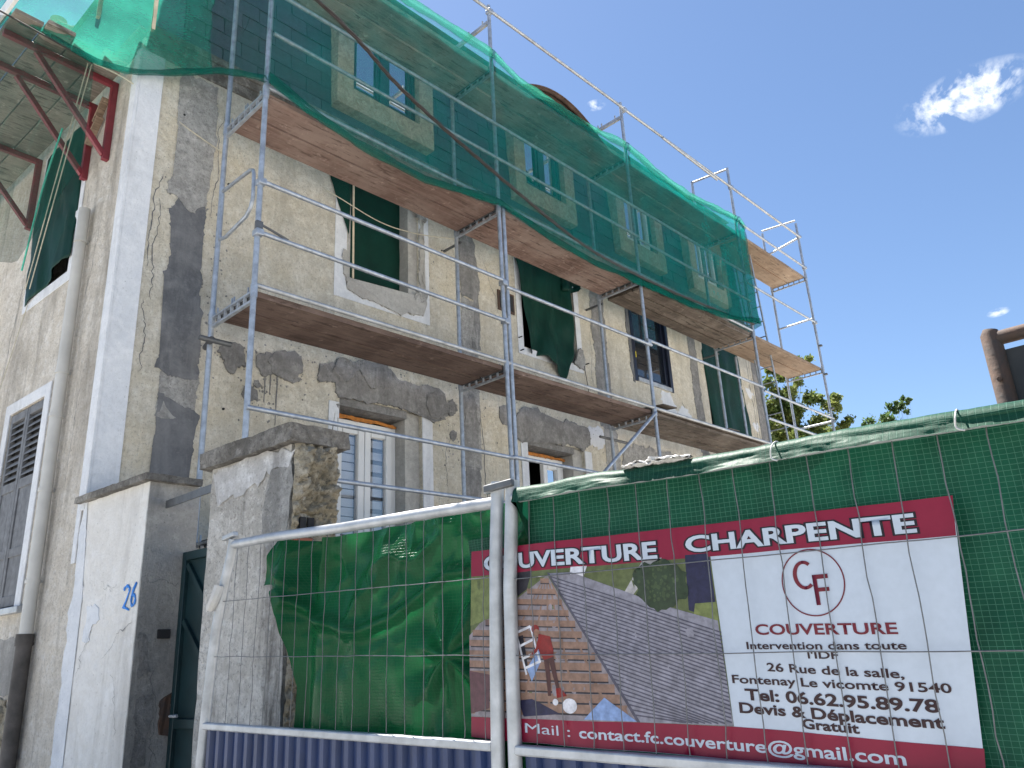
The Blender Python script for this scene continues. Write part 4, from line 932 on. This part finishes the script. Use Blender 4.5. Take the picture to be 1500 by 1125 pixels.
line(smooth_curve([(XI+.02, 2.95, 6.30), FP(2.5, 6.30, .12), FP(2.0, 6.27, .10), FP(1.45, 6.36, .10), FP(1.30, 6.45, .02)], 8), .006, 'cord', 'rope', 'pale cord slung across the broken sill opening', 'rope')
line([GP(1.98, 5.1, .03), GP(2.6, 3.9, .03)], .004, 'string', 'rope', 'thin string hanging slack on the gable wall', 'string')
line([(-1.0, 4.42, 5.15), (-1.02, 5.02, 4.62)], .005, 'string', 'rope', 'thin cord hanging below the second opening', 'string')
line([(-.98, 5.66, 5.33), (-1.02, 5.78, 4.86)], .005, 'string', 'cable_black', 'short dark wire dangling below the drooping cloth', 'string')

# ------------------------------------------------------------------ site fence panels
def wavy(u, z0, z1, lean, seed, n=16):
    return [FF(u+lean*(k/n)+.006*fbm(seed*3.1, k*.35), z0+(z1-z0)*k/n, .004*fbm(seed*2.2+4, k*.4)) for k in range(n+1)]
def fence_panel(label, u0, u1, top, rail_z, posts, wires_u, hz, sheet):
    root = empty('fence_panel', FF((u0+u1)/2, 0), label, 'fence', 'site fence panels')
    for pts in posts:
        mb = MB(); mb.tube([FF(*p) for p in pts], .0235, 14); mb.build('post', 'galv_light', root)
        mb = MB(); p = pts[-1]; q = FF(p[0], 0); mb.box((q.x-.12, q.y-.3, 0), (q.x+.12, q.y+.3, .13)); mb.build('foot_block', 'cap_stone', root, bevel=.02)
    mb = MB(); mb.tube([FF(*p) for p in top], .0215, 14); mb.build('top_rail', 'galv_light', root)
    mb = MB(); mb.bar(FF(*rail_z[0]), FF(*rail_z[1]), .04, .03); mb.build('middle_rail', 'galv_light', root, bevel=.006)
    for k, u in enumerate(wires_u):
        zt = top[0][1]+(top[-1][1]-top[0][1])*(u-u0)/(u1-u0); zb = rail_z[0][1]+(rail_z[1][1]-rail_z[0][1])*(u-u0)/(u1-u0)
        mb = MB(); mb.tube(wavy(u-.012, zb, zt, .02, k+u0*7), .0016, 6); mb.build('wire', 'wire_galv', root)
    for za, zb in hz:
        n = 30; mb = MB(); mb.tube([FF(u0+(u1-u0)*k/n, za+(zb-za)*k/n+.003*fbm(k*.4, za*9), .004) for k in range(n+1)], .0018, 6); mb.build('wire', 'wire_galv', root)
    # corrugated sheet
    prof = []; u = sheet[0]; pitch = .0755
    while u < sheet[1]:
        for a, d in ((0, 0), (.026, 0), (.036, .02), (.058, .02), (.068, 0)): prof.append((u+a, d))
        u += pitch
    mb = MB(); V = []
    for a, d in prof:
        zt = rail_z[0][1]+(rail_z[1][1]-rail_z[0][1])*(a-u0)/(u1-u0)-.012
        V += [FF(a, .12, d-.014), FF(a, zt, d-.014)]
    mb.add(V, [(2*i, 2*i+2, 2*i+3, 2*i+1) for i in range(len(prof)-1)]); mb.build('corrugated_sheet', 'blue_sheet', root, smooth=False, solid=.002)
    mb = MB(); mb.bar(FF(u0, .12), FF(u1, .12), .03, .03); mb.build('bottom_rail', 'galv_light', root)
    return root
f1 = fence_panel('bent site fence panel with corrugated blue sheet, in front of the crumbling pillar', -1.88, -.08,
    [(-1.735, 2.050), (-1.4, 2.046), (-.9, 2.022), (-.5, 2.012), (-.05, 1.998)], [(-1.885, 1.238), (-.10, 1.205)],
    [[(-1.728, 2.075), (-1.745, 2.0), (-1.79, 1.86), (-1.832, 1.68), (-1.852, 1.54), (-1.878, 1.25), (-1.90, .9), (-1.91, .05)], [(-.035, 2.07), (-.058, 1.8), (-.075, 1.45), (-.085, 1.15), (-.09, .05)]],
    [-1.70+.0985*k for k in range(17)], [(1.790, 1.742), (1.540, 1.486)], (-1.875, -.13))
f2 = fence_panel('site fence panel with corrugated blue sheet carrying the roofer banner', -.0, 3.3,
    [(.02, 2.004), (.32, 2.002), (.7, 1.985), (1.19, 1.976), (1.58, 1.962), (3.3, 1.94)], [(.0, 1.197), (3.3, 1.125)],
    [[(.032, 2.065), (.018, 1.9), (.0, 1.7), (-.008, 1.4), (-.012, 1.15), (-.015, .05)], [(3.3, 2.05), (3.3, .05)]],
    [.092+.107*k for k in range(30)], [(1.726, 1.668), (1.482, 1.395)], (.02, 3.28))
mb = MB(); mb.bar(FF(-1.80, 2.085, .01), FF(-1.70, 2.098, .01), .03, .022); mb.build('clamp', 'galv_light', f1, bevel=.004)
mb = MB(); mb.bar(FF(-.11, 2.055, -.02), FF(-.03, 2.06, -.02), .03, .03); mb.build('clamp', 'galv_light', f1, bevel=.004)
mb = MB(); mb.bar(FF(-.07, 2.045, .03), FF(.06, 2.05, .03), .02, .025); mb.build('clamp', 'steel_dark', f2, bevel=.004)
mb = MB(); mb.tube(smooth_curve([FF(-1.785, 1.86, .03), FF(-1.80, 1.80, .04), FF(-1.84, 1.76, .035)], 5), .024, 8); mb.build('tape', 'white_fabric', f1)
line([FF(-1.82, 1.78, .02), FF(-1.92, 1.68, -.04)], .003, 'string', 'rope', 'thin tie wire at the taped fence post', 'string')

# left tarpaulin behind the bent panel
LE = [(1.25, -1.315), (1.42, -1.305), (1.70, -1.376), (1.80, -1.43), (1.90, -1.53), (2.02, -1.46)]
TE = [(-1.53, 1.93), (-1.46, 2.015), (-1.2, 1.985), (-1.0, 1.985), (-.75, 1.99), (-.5, 1.985), (-.07, 1.985), (.2, 1.97)]
def ltarp(i, j):
    uL = interp([(a, b) for a, b in LE], 1.05+.97*j); u = uL+(.12-uL)*i
    zt = interp(TE, u)+.028; z = 1.0+(zt-1.0)*j
    s = u+1.4
    bulge = -.06-.05*math.sin(math.pi*i)*(.5+.5*j)
    fold = .045*math.exp(-((u+1.36+.10*(1-j))/.05)**2) - .05*math.exp(-((u+1.27-.02*j)/.06)**2)
    knot = math.exp(-(((u+.356)/.09)**2+((z-1.488)/.12)**2))*.05
    rad = math.atan2(z-1.488, u+.356); dist = math.hypot(u+.356, z-1.488)
    star = .018*math.sin(rad*7)*math.exp(-((dist-.12)/.13)**2)
    w_ = max(0, (j-.42)/.58); ridge = lambda q: (1-abs(fbm(q[0], q[1], q[2], 2)))**3
    crump = .060*ridge((u*2.1+z*1.6+1, z*2.4-u*.9, 2))*w_*(1.15-.55*i)+.030*ridge((u*5.2-z*2+3, z*4.6+u*1.5, 7))*w_*(1.1-.6*i)
    arcf = .035*math.exp(-((z-(1.79-.18*math.sin(math.pi*min(1, max(0, (u+1.4)/1.0))))-.02*fbm(u*6, 2))/.03)**2)*(1 if u < -.3 else .3)
    cr2 = .05*w_
    d = bulge-cr2+fold+knot+star+crump+arcf+.018*fbm(u*2.3, z*2, 8)+.010*math.sin(u*26+3*fbm(u*2, z*1.2))*(1-j)
    return FF(u, z, min(d, -.006))
mb = MB(); mb.grid(ltarp, 190, 120, uvfn=lambda i, j: (i*1.5, j*1.0)); tag(mb.build('tarpaulin', 'tarp_left', ang=180), 'crumpled glossy green tarpaulin tied behind the bent fence panel', 'tarpaulin')
# right tarpaulin
TR = [(.05, 2.035), (.18, 2.028), (.32, 2.030), (.55, 2.02), (.70, 2.013), (.99, 2.006), (1.19, 2.006), (1.43, 1.994), (1.58, 1.99), (2.4, 1.97), (3.3, 1.97)]
FO = [(.05, 1.995), (.3, 1.985), (.57, 1.988), (.99, 1.970), (1.19, 1.945), (1.30, 1.945), (1.40, 1.957), (1.45, 1.972), (1.58, 1.965), (2.4, 1.93), (3.3, 1.94)]
def rtarp(i, j):
    u = -.28+3.55*i
    zt = interp(TR, max(.05, u)); zf = min(interp(FO, max(.05, u)), zt-.056)-.004*abs(fbm(u*9, 4))
    wob = .010*fbm(u*3, j*3, 2)+.006*fbm(u*11, j*6, 1)
    if u < .06: zt = 1.9; zf = 1.88
    if j < .72:
        z = .9+(zt-.03-.9)*j/.72; d = -.045-.02*math.sin(u*5)*(j/.72)**2*.4+wob
        if u < .06: d -= .05
    elif j < .86:
        q = (j-.72)/.14*math.pi; z = zt-.03+.03*math.sin(q)+wob*.4; d = -.045+(.085)*(1-math.cos(q))/2
    else:
        q = (j-.86)/.14; z = zt-.03-(zt-.03-zf)*q+.004*fbm(u*15, 3)*q; d = .040+.014*q+wob*.8+.012*fbm(u*6, 9)*q
    if u < .06: d = -.10+wob; z = .9+1.0*j
    return FF(u, z, d)
mb = MB(); mb.grid(rtarp, 300, 110, uvfn=lambda i, j: (i*3.55, j*1.35)); tag(mb.build('tarpaulin', 'tarp_right', ang=180), 'taut dark green gridded tarpaulin folded over the banner fence top', 'tarpaulin')
for u, lb in ((.99, 'white tie on the fence top above the word CHARPENTE'), (1.44, 'white tie on the fence top beside the rusty gate post')):
    mb = MB(); z = interp(TR, u); mb.tube(smooth_curve([FF(u-.004, z-.02, -.05), FF(u, z+.004, .0), FF(u+.002, z-.02, .058), FF(u-.002, z-.05, .06), FF(u+.015, z-.062, .066)], 5), .0022, 6); tag(mb.build('cable_tie', 'white_fabric'), lb, 'cable tie', 'ties on the gridded tarpaulin')
# bunched white fabric on the fence top
mb = MB()
def wf(i, j):
    u = .50+.235*i; z = interp(TR, u); q = 2*math.pi*j
    rad = .004+.007*math.sin(math.pi*i)**.6*(1+1.3*fbm(u*26, q*1.5)); return FF(u, z+.003+rad*.75*math.sin(q)+.007*fbm(u*38, q), .02+rad*2.4*math.cos(q)+.010*fbm(u*30, q))
mb.grid(wf, 130, 20); tag(mb.build('white_rag', 'white_fabric', ang=180), 'bunched white plastic rag lying along the fence top', 'rag')

# ------------------------------------------------------------------ banner
def bd(u, z): return -.019+.006*math.sin(u*6.5+.6)+.005*math.sin(u*15+z*3)+.0035*fbm(u*9, z*3, 2)-.012*max(0, (-.02-u)/.2)+.010*math.exp(-((u-.98)/.06)**2)*max(0, 1.5-z)*2.2
BL, TL, TRc, BR = Vector((-.232, 1.226)), Vector((-.200, 1.844)), Vector((1.384, 1.798)), Vector((1.322, 1.175))
def edge_bot(u): return 1.226+(-.03)*max(0, (u+.23))/1.55 - .012*max(0, (u-.9)/.4)
ban = empty('banner', FF(.6, 1.2, -.01), 'red and white roofing company banner with roof photo tied behind fence wires', 'banner')
mb = MB()
def bgrid(i, j):
    p = (BL*(1-i)+BR*i)*(1-j)+(TL*(1-i)+TRc*i)*j; return FF(p.x, p.y, bd(p.x, p.y))
mb.grid(bgrid, 120, 40); mb.build('sheet', 'print_white', ban, ang=180)
def flat_to_banner(bm, name, mat, lift, parent=ban):
    # cut into narrow strips so that the print follows the sheet
    us = [v.co.x for v in bm.verts]; zs = [v.co.y for v in bm.verts]
    x = math.floor(min(us)/.02)*.02
    while x < max(us):
        bmesh.ops.bisect_plane(bm, geom=bm.verts[:]+bm.edges[:]+bm.faces[:], plane_co=(x, 0, 0), plane_no=(1, 0, 0)); x += .02
    z = math.floor(min(zs)/.05)*.05
    while z < max(zs):
        bmesh.ops.bisect_plane(bm, geom=bm.verts[:]+bm.edges[:]+bm.faces[:], plane_co=(0, z, 0), plane_no=(0, 1, 0)); z += .05
    off = wloc(parent)
    for v in bm.verts: u, z = v.co.x, v.co.y; v.co = FF(u, z, bd(u, z)+lift)-off
    for f in bm.faces: f.smooth = True
    me = bpy.data.meshes.new(name); bm.to_mesh(me); bm.free(); me.materials.append(M[mat])
    o = bpy.data.objects.new(name, me); col.objects.link(o); o.parent = parent; return o
def flat_poly(pts, name, mat, lift, parent=ban):
    bm = bmesh.new(); f = bm.faces.new([bm.verts.new((p[0], p[1], 0)) for p in pts]); bmesh.ops.triangulate(bm, faces=[f]); return flat_to_banner(bm, name, mat, lift, parent)
def lerp2(a, b, t): return (a[0]+(b[0]-a[0])*t, a[1]+(b[1]-a[1])*t)
flat_poly([(-.2055, 1.757), (-.200, 1.845), (1.385, 1.799), (1.373, 1.705)], 'red_band', 'print_red', .0008)
flat_poly([(-.232, 1.226), (-.2285, 1.290)]+[(.2, 1.286), (.74, 1.276), (1.0, 1.262), (1.331, 1.240), (1.322, 1.174), (.6, 1.200)], 'red_band', 'print_red', .0008)
def text_mesh(body, offset=0.0, space=1.0):
    cu = bpy.data.curves.new('t', 'FONT'); cu.body = body; cu.size = 1; cu.offset = offset; cu.resolution_u = 4; cu.space_character = space
    o = bpy.data.objects.new('t', cu); col.objects.link(o); dg = bpy.context.evaluated_depsgraph_get(); dg.update()
    me = bpy.data.meshes.new_from_object(o.evaluated_get(dg)); bpy.data.objects.remove(o); bpy.data.curves.remove(cu)
    bm = bmesh.new(); bm.from_mesh(me); bpy.data.meshes.remove(me); return bm
def put_text(body, a, b, cap, mat, lift, offset=0.0, name='lettering', outline=None, slant=0):
    # a,b : (u,z) of the middle of the line's left and right ends
    def place(bm, x0, x1):
        for v in bm.verts:
            t = (v.co.x-x0)/(x1-x0); h = (v.co.y-.36)/.72*cap
            u, z = lerp2(a, b, t); v.co = Vector((u+h*slant, z+h, 0))
    bm = text_mesh(body, offset); xs = [v.co.x for v in bm.verts]; x0, x1 = min(xs), max(xs)
    if outline:
        bo = text_mesh(body, offset+.055); place(bo, x0, x1); flat_to_banner(bo, 'lettering_outline', outline, lift-.0006)
    place(bm, x0, x1); return flat_to_banner(bm, name, mat, lift)
put_text('COUVERTURE', (-.140, 1.797), (.566, 1.765), .050, 'print_white', .0024, .030, outline='print_black')
put_text('CHARPENTE', (.662, 1.769), (1.290, 1.748), .046, 'print_white', .0024, .030, outline='print_black')
put_text('COUVERTURE', (.838, 1.520), (1.202, 1.504), .027, 'print_maroon', .0014, .022)
put_text('Intervention dans toute', (.806, 1.480), (1.214, 1.464), .019, 'print_ink', .0014, .018)
put_text("l'IDF", (.975, 1.451), (1.052, 1.447), .018, 'print_ink', .0014, .020)
put_text('26 Rue de la salle,', (.856, 1.424), (1.197, 1.400), .021, 'print_ink', .0014, .020)
put_text('Fontenay Le vicomte 91540', (.753, 1.396), (1.291, 1.366), .021, 'print_ink', .0014, .020)
put_text('Tel: 06.62.95.89.78', (.784, 1.357), (1.258, 1.328), .028, 'print_ink', .0014, .030)
put_text('Devis & Déplacement', (.764, 1.324), (1.262, 1.293), .026, 'print_ink', .0014, .030)
put_text('Gratuit', (.930, 1.287), (1.072, 1.278), .023, 'print_ink', .0014, .030)
put_text('Mail :', (.020, 1.2615), (.205, 1.254), .030, 'print_white', .0016, 0)
put_text('contact.fc.couverture@gmail.com', (.240, 1.2525), (1.166, 1.216), .030, 'print_white', .0016, .018)
# logo: ring with C and F
bm = bmesh.new(); cx, cz, r_ = 1.018, 1.628, .083; n = 64
vo = [bm.verts.new((cx+(r_)*math.cos(2*math.pi*k/n), cz+r_*1.03*math.sin(2*math.pi*k/n), 0)) for k in range(n)]; vi = [bm.verts.new((cx+(r_-.0034)*math.cos(2*math.pi*k/n), cz+(r_*1.03-.0034)*math.sin(2*math.pi*k/n), 0)) for k in range(n)]
for k in range(n): bm.faces.new((vo[k], vo[(k+1) % n], vi[(k+1) % n], vi[k]))
flat_to_banner(bm, 'logo_ring', 'print_maroon', .0014)
bm = bmesh.new(); cx, cz = 1.000, 1.648; V = []
for k in range(27):
    q = R(50+260*k/26); V.append((bm.verts.new((cx+.029*math.cos(q)*1.05, cz+.037*math.sin(q), 0)), bm.verts.new((cx+.0195*math.cos(q), cz+.0285*math.sin(q), 0))))
for a, b in zip(V, V[1:]): bm.faces.new((a[0], b[0], b[1], a[1]))
flat_to_banner(bm, 'logo_letter', 'print_maroon', .0014)
bm = bmesh.new()
for a, b, c, d in ((1.020, 1.031, 1.570, 1.646), (1.031, 1.060, 1.635, 1.646), (1.031, 1.059, 1.603, 1.613)):
    bm.faces.new([bm.verts.new(p) for p in ((a, c, 0), (b, c, 0), (b, d, 0), (a, d, 0))])
flat_to_banner(bm, 'logo_letter', 'print_maroon', .0016)
# printed photo
pic = flat_poly([(-.206, 1.757), (.733, 1.7365), (.742, 1.2765), (-.2285, 1.2905)], 'printed_photo', 'p_grass', .0006)
def pp(pts, mat, lift, name='printed_shape'): return flat_poly(pts, name, mat, lift, pic)
pp([(-.206, 1.752), (-.116, 1.750), (-.117, 1.608), (-.215, 1.588)], 'p_hedge', .0009)
pp([(-.10, 1.752), (.09, 1.748), (.06, 1.69), (-.10, 1.62)], 'p_dark', .0009)
pp([(.157, 1.728), (.442, 1.282), (-.2285, 1.291), (-.222, 1.555), (-.169, 1.593), (.008, 1.662)], 'p_gap', .0009)
pp([(.437, 1.653), (.515, 1.741), (.58, 1.739), (.465, 1.639)], 'p_road', .0009)
pp([(.656, 1.738), (.730, 1.7365), (.732, 1.549), (.649, 1.583)], 'p_navy', .0009)
pp([(.67, 1.60), (.735, 1.60), (.735, 1.53), (.66, 1.56)], 'p_hedge', .0011)
bat = [((.125, 1.714), (.162, 1.71)), ((.061, 1.686), (.185, 1.674)), ((-.004, 1.657), (.208, 1.639)), ((-.071, 1.627), (.23, 1.604)), ((-.14, 1.597), (.252, 1.57)), ((-.205, 1.566), (.273, 1.536)), ((-.222, 1.533), (.294, 1.503)), ((-.223, 1.498), (.314, 1.471)), ((-.224, 1.464), (.334, 1.439)), ((-.225, 1.43), (.354, 1.408)), ((-.226, 1.396), (.373, 1.377)), ((-.227, 1.362), (.392, 1.347)), ((-.228, 1.329), (.411, 1.317))]
for k, (a, b) in enumerate(bat):
    w = .009+.0005*k; pp([(a[0], a[1]-w), (b[0], b[1]-w), (b[0], b[1]+w*.7), (a[0], a[1]+w*.7)], 'p_batten', .0012)
    pp([(a[0], a[1]-w*1.35), (b[0], b[1]-w*1.35), (b[0], b[1]-w), (a[0], a[1]-w)], 'p_dark', .0011)
for q in range(7):
    x0 = .15+.003*q; t = (q-3)/3; pp([(.150+t*.03, 1.70), (.156+t*.03, 1.70), (.13+t*.34, 1.30), (.118+t*.34, 1.30)], 'p_batten', .00105)
pp([(-.2265, 1.439), (-.127, 1.424), (-.133, 1.318), (-.2285, 1.300)], 'p_brick', .0014)
pp([(.158, 1.733), (.251, 1.728), (.371, 1.679), (.563, 1.604), (.732, 1.549), (.7415, 1.2775), (.442, 1.282)], 'p_tile', .0014)
for k in range(30):
    t = k/30; a = (.164+.277*t, 1.722-.437*t)
    b = (.7385, 1.515-.0105*k) if 1.515-.0105*k > 1.282 else (.7385-(.02*(k-22)), 1.281)
    a2 = lerp2(a, b, .01)
    pp([a2, (b[0], b[1]), (b[0], b[1]+.0042), (a2[0], a2[1]+.0042)], 'p_tiledark', .0017)
pp([(.157, 1.735), (.165, 1.735), (.449, 1.282), (.438, 1.282)], 'p_tiledark', .0019)
pp([(.25, 1.745), (.31, 1.742), (.29, 1.70), (.245, 1.722)], 'p_white', .0012)
random.seed(11)
bl = []
for k in range(40): q = 2*math.pi*k/40; rad = 1+.16*random.uniform(-1, 1); bl.append((.562+.088*rad*math.cos(q), 1.663+.072*rad*math.sin(q)))
bl = [(u, min(z, 1.7365)) for u, z in bl]
pp(bl, 'p_tree', .0021)
for k in range(60):
    q = random.uniform(0, 6.28); rad = math.sqrt(random.random())*.85; x, z = .558+.080*rad*math.cos(q), 1.667+.062*rad*math.sin(q); s = random.uniform(.003, .008)
    if z > 1.728: continue
    pp([(x+s*math.cos(a)*random.uniform(.6, 1.2), z+s*math.sin(a)*random.uniform(.6, 1.2)) for a in (0, 1.2, 2.5, 3.8, 5)], 'p_treelit', .0023)
# roof opening frame, worker, bag, blue sheet
for a, b in (((.001, 1.553), (.038, 1.421)), ((.066, 1.571), (.102, 1.456)), ((.001, 1.553), (.066, 1.571)), ((.012, 1.51), (.078, 1.53)), ((.02, 1.47), (.09, 1.49)), ((.03, 1.44), (.10, 1.46))):
    d = Vector((b[0]-a[0], b[1]-a[1])).normalized()*.004; pp([(a[0]-d.y, a[1]+d.x), (a[0]+d.y, a[1]-d.x), (b[0]+d.y, b[1]-d.x), (b[0]-d.y, b[1]+d.x)], 'p_white', .0020)
pp([(.005, 1.54), (.03, 1.545), (.045, 1.45), (.03, 1.43)], 'p_dark', .0018)
pp([(.04, 1.44), (.10, 1.50), (.105, 1.46), (.06, 1.40)], 'p_blue', .0018)
pp([(-.002, 1.343), (.055, 1.347), (.173, 1.303), (.017, 1.294)], 'p_navy', .0016)
pp([(.261, 1.289), (.337, 1.350), (.438, 1.2835)], 'p_blue', .0018)
pp([(.101, 1.546), (.152, 1.535), (.162, 1.491), (.159, 1.473), (.119, 1.464), (.099, 1.494)], 'p_redcloth', .0024)
pp([(.118, 1.470), (.140, 1.474), (.142, 1.405), (.138, 1.356), (.126, 1.356), (.124, 1.41)], 'p_trouser', .0022)
pp([(.138, 1.474), (.160, 1.476), (.168, 1.418), (.176, 1.376), (.163, 1.372), (.150, 1.42)], 'p_trouser', .0023)
pp([(.104, 1.540), (.116, 1.535), (.092, 1.490), (.070, 1.478), (.066, 1.486), (.086, 1.500)], 'p_redcloth', .0028)
pp([(.066, 1.487), (.071, 1.477), (.060, 1.474), (.056, 1.482)], 'p_skin', .0029)
pp([(.160, 1.378), (.178, 1.380), (.204, 1.356), (.163, 1.350)], 'p_redcloth', .0026)
pp(ell(.088, 1.561, .018, .014, 14), 'p_redcloth', .0024); pp(ell(.094, 1.551, .012, .010, 10), 'p_skin', .0026)
pp(ell(.211, 1.327, .028, .022, 16), 'p_white', .0022); pp(ell(.155, 1.338, .012, .010, 10), 'p_white', .0028)

# ------------------------------------------------------------------ rusty gate at right
rg = empty('yard_gate', (5.5, -.3, 0), 'rusty tube framed gate with dark sheet rising behind the gridded tarpaulin', 'gate')
mb = MB(); mb.tube([(5.125, -.3, 0), (5.125, -.3, 2.315), (5.128, -.3, 2.33)], [.027, .027, .02], 14); mb.build('post', 'rust', rg)
mb = MB(); mb.tube([(5.13, -.3, 2.30), (6.6, -.3, 2.30)], .022, 12); mb.tube([(5.13, -.3, .2), (6.6, -.3, .2)], .022, 12); mb.tube([(6.6, -.3, .0), (6.6, -.3, 2.32)], .027, 12); mb.build('frame', 'rust', rg)
mb = MB(); mb.box((5.15, -.297, .2), (6.58, -.291, 2.262)); mb.build('sheet', 'rust_sheet', rg)
for z in (1.0, 2.17): 
    mb = MB(); mb.tube([(5.125, -.335, z), (5.125, -.31, z)], .007, 8); mb.build('bolt', 'rust', rg)

# ------------------------------------------------------------------ trees
def tree(base, blobs, label, mat, nleaf, ls, seed):
    random.seed(seed); base = Vector(base)
    root = empty('tree', base, label, 'tree')
    mb = MB(); top = Vector(blobs[0][0])
    trunk = smooth_curve([base, base.lerp(top, .4)+Vector((.1, .05, 0)), top], 6); n = len(trunk)
    mb.tube(trunk, [.16*(1-.75*k/n) for k in range(n)], 10)
    for c, r in blobs:
        c = Vector(c)
        for q in range(5):
            e = c+Vector((random.uniform(-1, 1), random.uniform(-1, 1), random.uniform(-.5, .6)))*r*.6
            s = trunk[int(n*random.uniform(.45, .9))]
            L = smooth_curve([s, s.lerp(e, .5)+Vector((0, 0, .2*r)), e], 5); mb.tube(L, [.022*min(1, r/.6)**1.5*(1-.85*k/len(L)) for k in range(len(L))], 6)
    mb.build('trunk', 'bark', root)
    mb = MB()
    tw = sum(r*r for c, r in blobs)
    for c, r in blobs:
        c = Vector(c)
        nc = max(5, int(26*r*r/tw*len(blobs)**.5)+6)
        for _ in range(nc):
            d = Vector((random.gauss(0, 1), random.gauss(0, 1), random.gauss(0, 1))).normalized()*r*random.uniform(.35, 1.08)
            cc = c+Vector((d.x, d.y, d.z*.9)); cr = r*random.uniform(.14, .30)
            for _ in range(int(nleaf*r*r/tw/nc)):
                p = cc+Vector((random.gauss(0, .5), random.gauss(0, .5), random.gauss(0, .45)))*cr
                nrm = Vector((random.gauss(0, 1), random.gauss(0, 1), random.gauss(.6, 1))).normalized(); a = nrm.orthogonal().normalized(); a = Matrix.Rotation(random.uniform(0, 6.28), 3, nrm) @ a; b = nrm.cross(a)
                s = ls*random.uniform(.6, 1.25)
                mb.add([p-a*s, p+b*s*.55-a*s*.1, p+a*s, p-b*s*.55-a*s*.1], [(0, 1, 2, 3)])
    mb.build('crown', mat, root, smooth=False)
    return root
tree((-3.6, 16.6, 0), [((-3.0, 16.2, 5.6), 1.25), ((-2.35, 16.2, 6.6), .85), ((-3.3, 16.0, 7.2), .9), ((-2.05, 16.1, 5.6), .95), ((-2.6, 15.9, 7.6), .5), ((-2.05, 15.85, 8.05), .35), ((-1.75, 16.6, 7.0), .45), ((-1.55, 16.7, 6.3), .4), ((-3.9, 16.4, 6.6), 1.0)], 'leafy yellow green tree standing behind the far scaffold bay', 'leaf', 42000, .055, 3)
tree((-.4, 18.2, 0), [((-.75, 17.5, 5.5), .75), ((-.85, 17.5, 6.3), .50), ((-.52, 17.75, 6.75), .26), ((-.33, 17.9, 7.0), .17), ((-1.25, 17.2, 6.25), .26), ((-1.55, 17.0, 6.35), .14), ((-.1, 18.0, 5.6), .6)], 'smaller dark green tree whose tips show over the gridded tarpaulin', 'leaf_dark', 11000, .052, 5)
